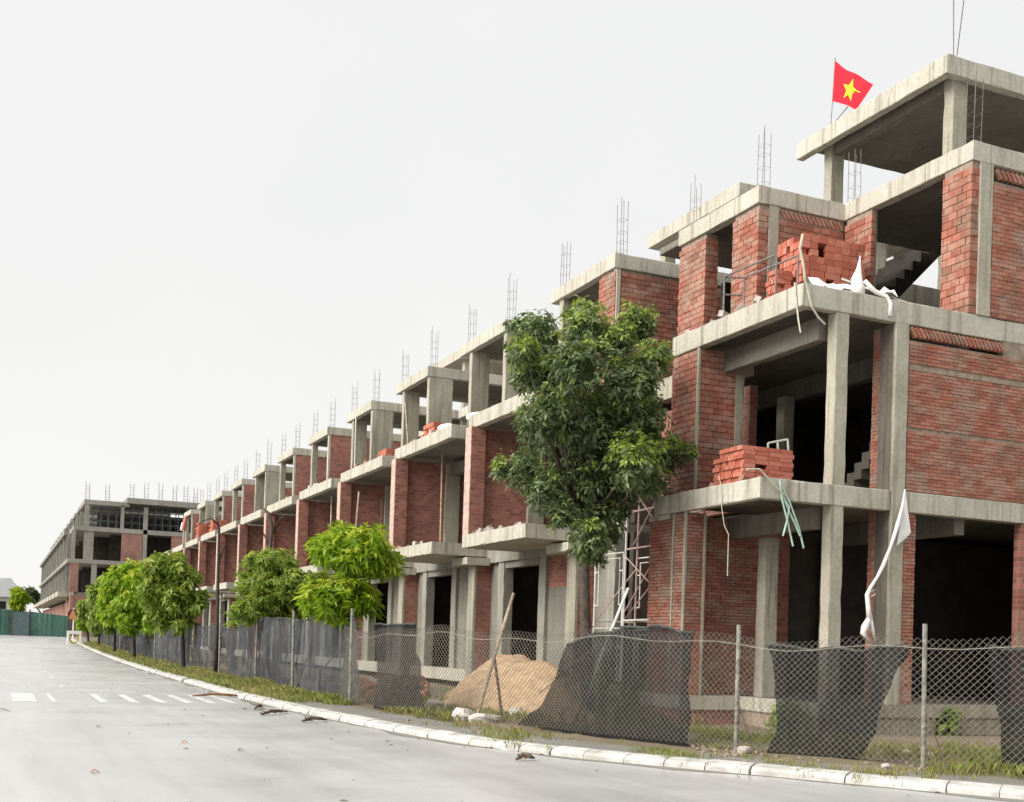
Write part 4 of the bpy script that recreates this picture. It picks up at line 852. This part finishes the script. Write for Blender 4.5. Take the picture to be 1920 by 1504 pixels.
for px, py, r, h, n, lab in [(1130, 1325, .55, 1.5, 150, 'leafy bush behind the wide torn black net'), (1185, 1345, .5, .9, 90, 'low bush behind the right side of the wide black net'), (1480, 1385, .4, .7, 70, 'weedy bush behind the net with the rolled hem'), (1795, 1392, .18, .55, 40, 'small fern growing in the plinth opening')]:
    p = onZ(px, py, .12); bush(lab, (float(p[0]), float(p[1]), .12) if px != 1795 else (17.1, 17.62, .12), n, r, h)

# ------------------------------------------------------------------ sand heap and stones
T = thing('sand_heap', 'heap of tan building sand behind the fence gap', 'sand heap', (10.9, 25.2, .1))
from mathutils import noise as mn
rows = []
for i in range(34):
    row = []
    for j in range(64):
        a = 2*math.pi*j/63; t = i/33; rx = 1.6*(1+.10*math.sin(2*a+1)); ry = 2.95*(1+.08*math.sin(3*a)); x = 10.9+rx*t*math.cos(a); y = 24.1+(ry*1.32 if math.sin(a) > 0 else ry*1.05)*t*math.sin(a)
        pk = 1-t; n_ = mn.noise(Vector((x*.9, y*.9, 0)))*.12+mn.noise(Vector((x*3, y*3, 1)))*.045+mn.noise(Vector((x*8, y*8, 2)))*.02
        z = .08+1.30*(1-t**1.9)**1.2+1.6*n_*min(1, 6*(1-t)); row.append((x, y, z))
    rows.append(row)
MB().grid(rows).build('heap', M_SAND, T, smooth=True)
def rock(label, px, py, r, m=M_RUBB, name='stone', z=.12, sq=(1, 1, .7)):
    p = onZ(px, py, z); T = MB(); n = 7; rws = []; sd_ = random.uniform(0, 90)
    for i in range(n):
        th = math.pi*i/(n-1); row = []
        for j in range(11):
            a = 2*math.pi*(j % 10)/10; d = Vector((math.sin(th)*math.cos(a), math.sin(th)*math.sin(a), math.cos(th))); k = r*(1+.45*mn.noise(d*1.6+Vector((sd_, 0, 0)))+.2*mn.noise(d*4+Vector((0, sd_, 0)))); row.append((p[0]+d.x*k*sq[0], p[1]+d.y*k*sq[1], z+r*.45+d.z*k*sq[2]))
        rws.append(row)
    o = T.grid(rws).build(name, m, None); o['label'] = label; o['category'] = 'stone'; o['group'] = 'rubble stones at the fence gap'; return o
M_PALE = plain('pale_stone', (.55, .50, .46), .9, .2, 6)
rock('large pale broken stone at the foot of the leaning timber prop', 868, 1352, .22, M_PALE); rock('long pale kerb fragment right of the leaning timber prop', 912, 1356, .17, M_PALE, sq=(2.4, .8, .6)); rock('white stone at the left end of the sand heap', 814, 1332, .22, M_PALE)
rock('pale stone beside the torn edge of the wide black net', 966, 1345, .18, M_PALE); rock('small grey stone on the pavement under the corner column net', 1660, 1440, .06, M_PALE); rock('reddish stone at the foot of the slim fence post', 1395, 1412, .1)
for i, (px, py) in enumerate([(1700, 1415), (1745, 1420), (1850, 1418), (1770, 1408)]): rock(['brown rubble lump left of the tall pale post', 'flat rubble lump right of the tall pale post', 'rubble lump near the right edge net', 'small rubble lump against the block plinth'][i], px, py, .07)
clod = MB()
for i in range(420):
    px, py = random.choice([(random.uniform(1290, 1900), random.uniform(1415, 1452)), (random.uniform(650, 1000), random.uniform(1325, 1385)), (random.uniform(1290, 1440), random.uniform(1392, 1420)), (random.uniform(1610, 1900), random.uniform(1398, 1445))])
    p = onZ(px, py, .12)
    if p[0] < kx(p[1])+.5: continue
    s_ = random.uniform(.008, .035); i0 = len(clod.v); m_ = Matrix.Translation((p[0], p[1], .12+s_*.3)) @ Matrix.Rotation(random.uniform(0, 3), 4, Vector((random.random(), random.random(), 1)).normalized()) @ Matrix.Diagonal((s_*2, s_*1.4, s_, 1))
    clod.v += [tuple(m_ @ Vector(v)) for v in _cube.v]; clod.f += [tuple(i0+k for k in f) for f in _cube.f]
clod.build('gravel', M_MORT, None, kind='stuff')
# heap of site rubble behind the net wedge
rb = MB()
for i in range(160):
    p = onZ(random.uniform(665, 800), random.uniform(1285, 1318), .15); s_ = random.uniform(.05, .16); a = random.uniform(0, 3); x, y, z = p[0], p[1], .12+random.uniform(0, .55)*random.random(); i0 = len(rb.v)
    m_ = Matrix.Translation((x, y, z)) @ Matrix.Rotation(a, 4, Vector((random.random(), random.random(), random.random()+.1)).normalized()) @ Matrix.Diagonal((s_*2, s_, s_, 1))
    rb.v += [tuple(m_ @ Vector(v)) for v in _cube.v]; rb.f += [tuple(i0+k for k in f) for f in _cube.f]
rb.build('brick_rubble', M_BRICK, None, kind='stuff')
lit = MB()
for i in range(150):
    x, y = random.uniform(-1.5, 9), random.uniform(9, 45)
    if x > kx(y)-.1: continue
    if random.random() < .5: x = kx(y)-abs(random.gauss(0, .5))-.03
    a = random.uniform(0, 6.28); L = random.uniform(.02, .06); w_ = L*.4; c_, s_ = math.cos(a), math.sin(a); z = gz(y)+.008
    lit.poly([(x-c_*L, y-s_*L, z), (x+s_*w_, y-c_*w_, z+.012), (x+c_*L, y+s_*L, z+.004), (x-s_*w_, y+c_*w_, z+.015)])
lit.build('leaf_litter', M_DEADL, None, kind='stuff')
def big_leaf(px, py, L, label, m=M_DEADL):
    p = onZ(px, py, .0); x, y = p[0], p[1]; o = MB().grid([[(x-L, y, .01), (x, y+.3*L, .03), (x+L, y, .012)], [(x-L*.9, y-.02, .01), (x, y, .045), (x+L*.95, y-.05, .02)], [(x-L*.7, y-.1, .01), (x+.05*L, y-.4*L, .03), (x+L*.8, y-.08, .01)]]).build('fallen_leaf', m)
    o['label'] = label; o['category'] = 'leaf'; o['group'] = 'curled dead leaves on the road'
M_OLEAF = plain('orange_leaf', (.32, .16, .10), .8, .3, 20)
big_leaf(345, 1393, .045, 'curled orange dead leaf lying farther out on the wet road', M_OLEAF); big_leaf(177, 1449, .05, 'reddish dead leaf closest to the viewer on the road', M_OLEAF); big_leaf(450, 1408, .04, 'dark curled leaf on the road left of the kerb bend'); big_leaf(184, 1364, .04, 'small dark leaf on the road beyond the orange one'); big_leaf(2, 1332, .12, 'dark bark scrap at the left edge of the road')
def branch(px, py, L, ang, label, m=M_DKWOOD):
    p = onZ(px, py, .02); z = .03; T = thing('fallen_branch', label, 'branch', (p[0], p[1], 0)); d = Vector((math.cos(ang), math.sin(ang), 0)); q = Vector((p[0], p[1], z))
    MB().tube([q-d*L, q-d*L*.3+Vector((.02, .05, .05)), q+d*L*.3+Vector((0, -.05, .04)), q+d*L], [.02, .035, .035, .015], 6).build('stem', m, T)
    for k in range(5): s_ = random.uniform(-.8, .8); t = q+d*L*s_; MB().tube([t, t+Vector((random.uniform(-.3, .3)*L*1.3, random.uniform(-.4, .4)*L*1.3, random.uniform(.02, .08)))], .010, 5).build('twig', m, T)
branch(412, 1306, .7, .1, 'brown fallen branch in the gutter near the crossing', M_DEADL); branch(485, 1328, .5, 1.2, 'dark fallen branch lying against the kerb'); branch(515, 1338, .6, .9, 'forked dark branch half on the kerb stones'); branch(590, 1352, .35, .6, 'short black branch scrap in the gutter at the bend'); branch(985, 1424, .18, .4, 'dark scrap of wood lodged in a kerb gap')

# ------------------------------------------------------------------ props, scaffolding and site clutter
def pole(name, label, cat, pts, r, m, group=None):
    q = [atD(*p) for p in pts]; T = thing(name, label, cat, (q[0][0], q[0][1], .1), group); return T, q
x, y = fpt(s_at(893)); Dp = depth((x, y, .1))
T, q = pole('timber_prop', 'pale timber pole leaning on a dark strut in the fence gap', 'pole', [(892, 1352, Dp-.1), (925, 1238, Dp), (963, 1112, Dp+.1)], .035, M_WOOD)
MB().tube(q, [.04, .036, .03], 8).build('pole', M_WOOD, T); MB().tube([atD(943, 1365, Dp-.2), atD(936, 1300, Dp-.1), atD(927, 1235, Dp)], .028, 7).build('strut', M_DKWOOD, T)
T, q = pole('timber_prop', 'white thin pole leaning behind the wide black net', 'pole', [(1093, 1330, 20.5), (1130, 1222, 20.9), (1178, 1103, 21.3)], .03, M_SCAF)
MB().tube(q, .026, 8).build('pole', M_SCAF, T)
T, q = pole('timber_prop', 'pair of pale sticks crossed behind the torn net edge', 'pole', [(1010, 1300, 20.5), (1105, 1222, 20.9)], .03, M_SCAF)
MB().tube(q, .018, 7).build('stick', M_WOOD, T); MB().tube([atD(1075, 1360, 20.3), atD(1104, 1290, 20.4)], .018, 7).build('stick', M_WOOD, T)
T, q = pole('timber_prop', 'thin stake slanting behind the grey net below the bright tree', 'pole', [(565, 1300, 31), (640, 1215, 31.5)], .03, M_SCAF)
MB().tube(q, .022, 7).build('stick', M_WOOD, T); MB().tube([atD(550, 1305, 30.5), atD(575, 1235, 31)], .02, 7).build('stick', M_DKWOOD, T)

S = thing('scaffold', 'white and pink tubular scaffold frames between the corner house and the tall tree', 'scaffold', (13.9, 24, .7))
for X in (13.35, 14.5):
    for Y0_, Y1_ in ((25.45, 24.05),):
        for z0 in (.35, 2.12):
            z1 = z0+1.72; mb = MB(); mb.tube([(X, Y0_, z0), (X, Y0_, z1), (X, Y1_, z1), (X, Y1_, z0)], .026, 7)
            mb.tube([(X, Y0_-.18, z0+.5), (X, Y0_-.18, z1-.12), (X, Y1_+.18, z1-.12), (X, Y1_+.18, z0+.5)], .018, 6); mb.tube([(X, Y0_, z0+.5), (X, Y0_-.18, z0+.5)], .016, 6); mb.tube([(X, Y1_, z0+.5), (X, Y1_+.18, z0+.5)], .016, 6)
            mb.tube([(X, Y0_, z0+1.3), (X, Y0_-.18, z0+1.3)], .016, 6); mb.tube([(X, Y1_, z0+1.3), (X, Y1_+.18, z0+1.3)], .016, 6); mb.build('frame', M_SCAF, S)
    MB().tube([(X, 24.0, .3), (X, 23.95, 5.25)], .028, 7).build('standard', M_SCAF, S); MB().tube([(X+.05, 23.55, .3), (X+.05, 23.5, 5.0)], .024, 7).build('standard', M_PINK, S); MB().tube([(X, 22.5, .3), (X, 22.5, 5.0)], .024, 7).build('standard', M_PINK, S)
    for z in (2.25, 4.75, 3.9): MB().tube([(X, 24.0, z), (X, 22.4, z+.02)], .022, 6).build('ledger', M_SCAF if z < 3 else M_PINK, S)
    for a, b in (((24, 2.4), (22.5, 3.75)), ((24, 3.75), (22.5, 2.9)), ((23.6, 4.0), (22.5, 5.1)), ((23.6, 5.2), (22.5, 4.3))): MB().tube([(X, a[0], a[1]), (X, b[0], b[1])], .016, 6).build('brace', M_PINK, S)
for Yt in (25.45, 24.05): MB().tube([(13.35, Yt, 2.2), (14.5, Yt, 3.6)], .016, 6).build('brace', M_PINK, S); MB().tube([(13.35, Yt, 2.25), (14.5, Yt, 2.25)], .02, 6).build('ledger', M_SCAF, S)

def stack(label, x0, x1, y0, y1, z0, z1, bl, bd, bh, miss=.03, ragged=True):
    T = thing('brick_stack', label, 'brick stack', ((x0+x1)/2, (y0+y1)/2, z0), 'stacks of new bricks on the balconies'); L = []
    nx = max(1, round((x1-x0)/bl)); ny = max(1, round((y1-y0)/bd)); nz = round((z1-z0)/bh)
    for k in range(nz):
        off = (.5*bl*.5 if k % 2 else 0)
        for i in range(nx):
            for j in range(ny):
                inner = 0 < i < nx-1 and 0 < j < ny-1 and k < nz-1
                if inner or random.random() < miss: continue
                if ragged and k > nz-3 and (j > ny*.7 or i > nx*.8): continue
                L.append(((x0+(i+.5)*bl+off*.5+random.uniform(-.012, .012), y0+(j+.5)*bd+random.uniform(-.006, .006), z0+(k+.5)*bh), (bl-.012, bd-.012, bh-.006), (0, 0, random.uniform(-.03, .03)), bl*bh))
    lay(L, T, NEWB_ME); return T
stack('neat stack of orange bricks on the lower balcony corner of the corner house', 12.92, 14.1, 18.78, 19.8, Z1, Z1+.76, .295, .10, .085)
stack('tall block of orange bricks with dark gaps on the upper balcony of the corner house', 15.35, 17.05, 20.35, 21.25, Z2, Z2+2.08, .21, .11, .148, .10, False)
stack('slim leaning pile of bricks left of the tall brick block', 14.9, 15.3, 20.6, 21.0, Z2, Z2+1.3, .20, .10, .10, .12)
for px, X, h, lab in [(812, 13.6, .8, 'red brick pile on the upper slab of the third house'), (722, 13.6, .6, 'low red brick pile on the upper slab of the fourth house'), (372, 13.4, 1.3, 'large red brick pile far down the row on an upper slab'), (398, 13.4, 1.0, 'smaller brick pile beside the large far brick pile')]:
    p = onX(px, 800 if px > 800 else 850 if px > 700 else 1000, X); stack(lab, X, X+.9, p[1], p[1]+1.3, 8.47, 8.47+h, .3, .15, .15, .06)

def cloth(name, label, cat, P_, m, extra=()):
    T = thing(name, label, cat, tuple(P_[0][0])); MB().grid(P_).build('cloth', m, T, smooth=True)
    for nm, pts, r in extra: MB().tube(pts, r, 6).build(nm, m, T, smooth=True)
    return T
# torn white cloth hanging down the ground floor pier
yy = YW-.10
def oy(px, py, Y=yy): return tuple(onY(px, py, Y))
strip = [(1697, 918), (1692, 950), (1683, 985), (1670, 1025), (1657, 1058), (1645, 1082), (1632, 1102), (1626, 1115), (1628, 1140), (1630, 1162)]
P_ = [[oy(1696, 925), oy(1697, 925), oy(1698, 926)], [oy(1691, 955), oy(1697, 950, yy-.03), oy(1702, 952)], [oy(1688, 985), oy(1697, 985, yy+.03), oy(1706, 985)], [oy(1684, 1005), oy(1694, 1008, yy-.03), oy(1708, 998)], [oy(1681, 1024), oy(1690, 1016, yy), oy(1699, 1010)]]
cloth('hanging_cloth', 'torn white cloth twisted down the pier beside the dark garage opening', 'cloth', P_, M_WHITE, [('twisted_strip', [oy(*p) for p in strip], [.015, .03, .045, .03, .04, .03, .035, .045, .05, .055]), ('loose_tail', [oy(1630, 1158), oy(1622, 1176), oy(1618, 1186), oy(1630, 1204)], [.045, .075, .06, .015]), ('loose_tail', [oy(1630, 1150), oy(1636, 1180), oy(1641, 1204)], [.045, .04, .015]), ('loose_tail', [oy(1629, 1112), oy(1641, 1105), oy(1640, 1116), oy(1633, 1118)], .012), ('loose_tail', [oy(1661, 1046), oy(1670, 1053)], .015)])
T = thing('green_straps', 'bundle of pale green plastic straps dangling over the lower balcony edge', 'straps', oy(1462, 890, YW-.02))
for pts in [[(1462, 900), (1466, 935), (1476, 975), (1487, 1024)], [(1463, 905), (1482, 945), (1498, 990), (1507, 1028)], [(1466, 930), (1480, 950), (1476, 975), (1468, 1005)], [(1470, 935), (1480, 960), (1492, 985), (1500, 1005)], [(1400, 880), (1425, 880), (1448, 905), (1470, 928)]]:
    MB().tube([oy(px, py, YW-.03-.01*i) for i, (px, py) in enumerate(pts)], .018, 5).build('strap', M_TEAL if pts[0][0] != 1400 else M_ROPE, T)
T = thing('rope', 'thin pale rope dropping from the left part of the lower balcony', 'rope', tuple(onX(1352, 900, 12.57))); MB().tube([tuple(onX(*p, 12.57)) for p in ((1347, 893), (1351, 905), (1353, 950), (1358, 985))], .008, 5).build('strand', M_ROPE, T)
MB().tube([tuple(onX(*p, 12.9)) for p in ((1358, 985), (1366, 1002), (1364, 1080))], .010, 5).build('strand', M_ROPE, T)
T = thing('rope', 'two frayed ropes hanging over the upper balcony corner', 'rope', oy(1520, 560, YW-.03)); MB().tube([oy(*p, YW-.03) for p in ((1508, 520), (1515, 545), (1522, 575), (1535, 596), (1547, 608))], .02, 5).build('strand', M_ROPE, T); MB().tube([tuple(onX(*p, 13.40)) for p in ((1490, 530), (1493, 565), (1497, 600), (1501, 624))], .016, 5).build('strand', M_ROPE, T); MB().tube([oy(*p, 18.6) for p in ((1505, 440), (1500, 465), (1507, 500), (1509, 522))], .025, 5).build('strand', M_ROPE, T)
# plastic sheet and wrapped bundle on the upper balcony
g = [[(14.0+1.9*u, 18.0+.7*v, Z2+.05+.26*abs(math.sin(u*7+v*3))*math.sin(v*3.1)+.16*u*(1-v)+.06*math.sin(u*23+v*17)) for u in np.linspace(0, 1, 14)] for v in np.linspace(0, 1, 7)]
T = thing('plastic_sheet', 'crumpled white plastic sheet spread on the upper balcony', 'sheet', (14.9, 18.3, Z2)); MB().grid(g).build('sheet', M_WHITE, T, smooth=True)
c = oy(1607, 548, 18.0); T = thing('wrapped_bundle', 'white pointed wrapped bundle standing on the upper balcony', 'bundle', c)
MB().tube([(c[0], c[1], Z2), (c[0]+.02, c[1], Z2+.2), (c[0]-.02, c[1], Z2+.36), (c[0]+.03, c[1], Z2+.56), (c[0]+.05, c[1], Z2+.82)], [.16, .13, .11, .05, .008], 7).build('bundle', M_WHITE, T, smooth=True); MB().tube([(c[0]+.05, c[1]-.15, Z2+.3), (c[0]+.25, c[1]-.2, Z2+.12), (c[0]+.5, c[1]-.25, Z2+.04), (c[0]+.56, c[1]-.30, Z2-.1), (c[0]+.55, c[1]-.31, Z2-.35)], [.04, .04, .04, .04, .05], 6).build('tail', M_WHITE, T, smooth=True)
T = thing('pipe', 'pale pipe lying aslant on the upper balcony behind the wrapped bundle', 'pipe', (15.3, 18.2, Z2)); MB().tube([(15.0, 18.6, Z2+.55), (16.3, 18.0, Z2+.06)], .02, 6).build('tube', M_SCAF, T)
T = thing('trestle', 'dark metal trestle frame on the upper balcony in front of the brick piers', 'trestle', (13.75, 19.7, Z2))
for (X, Ya) in ((13.7, 20.75), (14.1, 20.6)): MB().tube([(X, Ya, Z2), (X, Ya, Z2+.98)], .022, 6).build('leg', M_STEEL, T)
for (X, Ya) in ((13.7, 18.95), (14.1, 18.8)): MB().tube([(X, Ya, Z2), (X, Ya, Z2+.92)], .022, 6).build('leg', M_STEEL, T)
MB().tube([(13.7, 20.75, Z2+.98), (13.7, 18.95, Z2+.92)], .022, 6).build('rail', M_STEEL, T); MB().tube([(14.1, 20.6, Z2+.98), (14.1, 18.8, Z2+.92)], .022, 6).build('rail', M_STEEL, T); MB().tube([(13.7, 20.75, Z2+.6), (14.1, 20.6, Z2+.6)], .018, 6).build('rail', M_STEEL, T); MB().tube([(13.7, 20.75, Z2+.97), (14.1, 20.6, Z2+.97)], .018, 6).build('rail', M_STEEL, T)
T = thing('window_frame', 'white metal window frame leaning behind the lower brick stack', 'frame', (14.4, 19.3, Z1))
for a, b in (((1440, 831), (1477, 824)), ((1477, 824), (1482, 900)), ((1440, 831), (1442, 900)), ((1458, 828), (1460, 860)), ((1440, 860), (1479, 858))): MB().tube([tuple(atD(*a, 24.4)), tuple(atD(*b, 24.4))], .022, 5).build('bar', M_SCAF, T)
# odds and ends left on the slabs of the row
def plank(label, X, Y0_, Y1_, z0, z1, dx=.0, m=M_WOOD, r=.04):
    T = thing('plank', label, 'plank', (X, Y0_, z0), 'timber left standing in the row houses'); MB().tube([(X, Y0_, z0), (X+dx, Y1_, z1)], r, 5).build('timber', m, T)
plank('timber prop standing in the open lower bay of the third house', 13.9, 38.0, 38.1, 4.8, 8.1); plank('timber prop slanting in the lower bay of the fourth house', 14.0, 45.0, 45.9, 4.8, 7.4, .2, M_DKWOOD)
plank('thin white prop in the lower bay of the fifth house', 13.8, 52.2, 52.3, 4.8, 8.1, 0, M_SCAF, .03); plank('dark timber leaning in the lower bay of the sixth house', 14.2, 59.6, 60.3, 4.8, 7.6, .1, M_DKWOOD)
plank('pale timber leaning on the top storey columns of the fourth house', 14.2, 42.6, 43.6, 8.47, 10.9, .1); plank('thin prop under the roof beam of the fifth house', 14.3, 50.4, 50.5, 8.47, 11.5, 0, M_SCAF, .03)
def scraps(label, X, Y0_, Y1_, z, n, m):
    o = MB()
    for _ in range(n):
        s_ = random.uniform(.05, .13); i0 = len(o.v); m_ = Matrix.Translation((X+random.uniform(0, .5), random.uniform(Y0_, Y1_), z+s_*.45)) @ Matrix.Rotation(random.uniform(0, 3), 4, Vector((random.random(), random.random(), 1)).normalized()) @ Matrix.Diagonal((s_*1.8, s_, s_, 1))
        o.v += [tuple(m_ @ Vector(v)) for v in _cube.v]; o.f += [tuple(i0+k for k in f) for f in _cube.f]
    b = o.build('brick_scraps', m, None, kind='stuff')
for y0_, y1_, z, X, n, m in ((36.5, 39.6, 4.81, 12.7, 16, M_RUBB), (43.5, 46.5, 4.81, 12.7, 14, M_BRICK), (28.3, 32.3, 4.81, 12.7, 14, M_RUBB), (35, 40, 8.48, 13.0, 20, M_RUBB), (42.5, 47, 8.48, 13.0, 16, M_BRICK), (18.2, 21.2, 4.81, 12.68, 10, M_BRICK), (18.5, 22, 8.48, 13.5, 14, M_RUBB), (50, 54, 8.48, 13.0, 12, M_RUBB), (57, 61, 8.48, 13, 12, M_BRICK)): scraps('', X, y0_, y1_, z, n, m)
for px, py, X, lab in ((838, 797, 13.3, 'white cement sack on the upper slab of the third house'), (893, 765, 13.4, 'white sack near the slab edge beside the tall tree crown')):
    p = onX(px, py, X); T = MB(); rws = []
    for i in range(6):
        th = math.pi*i/5; rws.append([(X+.28*math.sin(th)*math.cos(a)*1.1, p[1]+.42*math.sin(th)*math.sin(a), 8.60+.16*math.cos(th)+.02*math.sin(a*3)) for a in np.linspace(0, 6.283, 11)])
    o = T.grid(rws).build('sack', M_WHITE, None, smooth=True); o['label'] = lab; o['category'] = 'sack'
# red and white cloth bundle far along the row
p = onX(345, 985, 13.2); T = thing('cloth_bundle', 'faded red and white cloth bundle on a pole far along the upper slabs', 'cloth', (13.2, p[1], 8.47)); MB().tube([(13.2, p[1], 8.47), (13.2, p[1], 10.4)], .06, 6).build('pole', M_PINK, T)
M_FRED = plain('faded_red', (.62, .22, .18), .8, .2, 5); MB().tube([(13.2, p[1]+.1, 9.6), (13.2, p[1]-.1, 9.95), (13.25, p[1]-.15, 10.5), (13.3, p[1]-.2, 10.8)], [.08, .18, .15, .04], 7).build('cloth', M_FRED, T, smooth=True); MB().tube([(13.2, p[1]+.5, 9.7), (13.2, p[1]+.35, 10.3)], [.25, .15], 7).build('cloth', M_WHITE, T, smooth=True)

# flag on its bamboo pole
FX, FY = 18.80, 23.86
T = thing('flag', 'red flag with yellow star flying from a thin pole on the pavilion roof', 'flag', (FX, FY, 14.88))
b0 = Vector(onX(1557, 240, FX)); b1 = Vector(onX(1566, 108, FX)); MB().tube([b0-Vector((0, 0, .2)), b1], .012, 6).build('pole', M_POST, T); MB().tube([tuple(onX(1562, 233, FX)), tuple(onX(1590, 200, FX+.3))], .012, 5).build('stay', M_STEEL, T)
def fpos(u, v):                 # u along the fly, v from bottom to top
    tl = np.array(onX(1566, 114, FX)); bl_ = np.array(onX(1561, 190, FX)); trr = np.array(onX(1634, 152, FX-.15)); br = np.array(onX(1604, 206, FX-.1))
    top = tl+(trr-tl)*u; bot = bl_+(br-bl_)*u; p = bot+(top-bot)*v; wv = .6*math.sin(u*6.5+v*1.2); p = p+np.array([.14*wv*u, .05*wv*u, -.10*math.sin(u*3.14)*(v-.3)-.05*math.sin(u*8)*v*u]); return p
MB().grid([[tuple(fpos(u, v)) for u in np.linspace(0, 1, 22)] for v in np.linspace(0, 1, 12)]).build('cloth', M_FLAG, T, smooth=True)
for side in (-1, 1):
    st = MB(); cen = (0.60, .47); ring = []
    for k in range(10):
        a = math.pi/2+k*math.pi/5; r = .34 if k % 2 == 0 else .145; ring.append((cen[0]+r*math.cos(a)*.86, cen[1]+r*math.sin(a)*1.05))
    def q(u, v): pp = fpos(u, v); du = fpos(u+.01, v)-pp; dv = fpos(u, v+.01)-pp; nn = np.cross(du, dv); return tuple(pp+side*.008*nn/np.linalg.norm(nn))
    for k in range(10):
        a_, b_ = ring[k], ring[(k+1) % 10]; i0 = len(st.v); m1 = ((a_[0]+cen[0])/2, (a_[1]+cen[1])/2); m2 = ((b_[0]+cen[0])/2, (b_[1]+cen[1])/2)
        st.v += [q(*cen), q(*m1), q(*m2), q(*a_), q(*b_)]; st.f += [(i0, i0+1, i0+2), (i0+1, i0+3, i0+4, i0+2)]
    st.build('star', M_STAR, T)

# road sign and barrier at the end of the verge
sb = onX(138, 1178, 6.55); sy = 96.0; sz = gz(sy)+.12; sx_ = float(onY(138, 1165, sy)[0])
T = thing('road_sign', 'orange triangular warning sign on a white post near the road end', 'sign', (sx_, sy, sz))
pz = float(onY(138, 1152, sy)[2]); MB().tube([(sx_, sy+.05, sz), (sx_, sy+.05, pz+.5)], .05, 7).build('post', M_WHITE, T)
MB().tube([(sx_-.05, sy+.04, pz), (sx_-.05, sy+.0, pz)], .42, 8).build('backing', M_DRED, T)
st = MB(); tri = [(sx_-.38, sy-.03, pz-.35), (sx_+.3, sy-.03, pz-.42), (sx_-.08, sy-.03, pz+.45)]; st.poly(tri); st.poly([(a, b+.02, c_) for a, b, c_ in tri][::-1]); st.build('plate', M_ORANGE, T)
T = thing('road_barrier', 'white plastic barrier with a ring opening below the orange sign', 'barrier', (sx_-.3, sy-2, gz(sy-2)+.12)); x0 = float(onY(126, 1185, sy-2)[0]); z0 = gz(sy-2)+.1
MB().box(x0, x0+1.0, sy-2.2, sy-1.8, z0+.8, z0+1.05).build('top_rail', M_WHITE, T); MB().box(x0, x0+.15, sy-2.2, sy-1.8, z0, z0+.8).build('leg', M_WHITE, T); MB().box(x0+.85, x0+1.0, sy-2.2, sy-1.8, z0, z0+.8).build('leg', M_WHITE, T)
MB().tube([(x0+.5+.3*math.cos(a), sy-2.0, z0+.5+.38*math.sin(a)) for a in np.linspace(0, 6.28, 13)], .08, 6).build('ring', plain('yellow_ring', (.6, .5, .12), .6), T)
for i, o in enumerate(list(bpy.data.objects)):
    if '_o' in o: del o['_o']
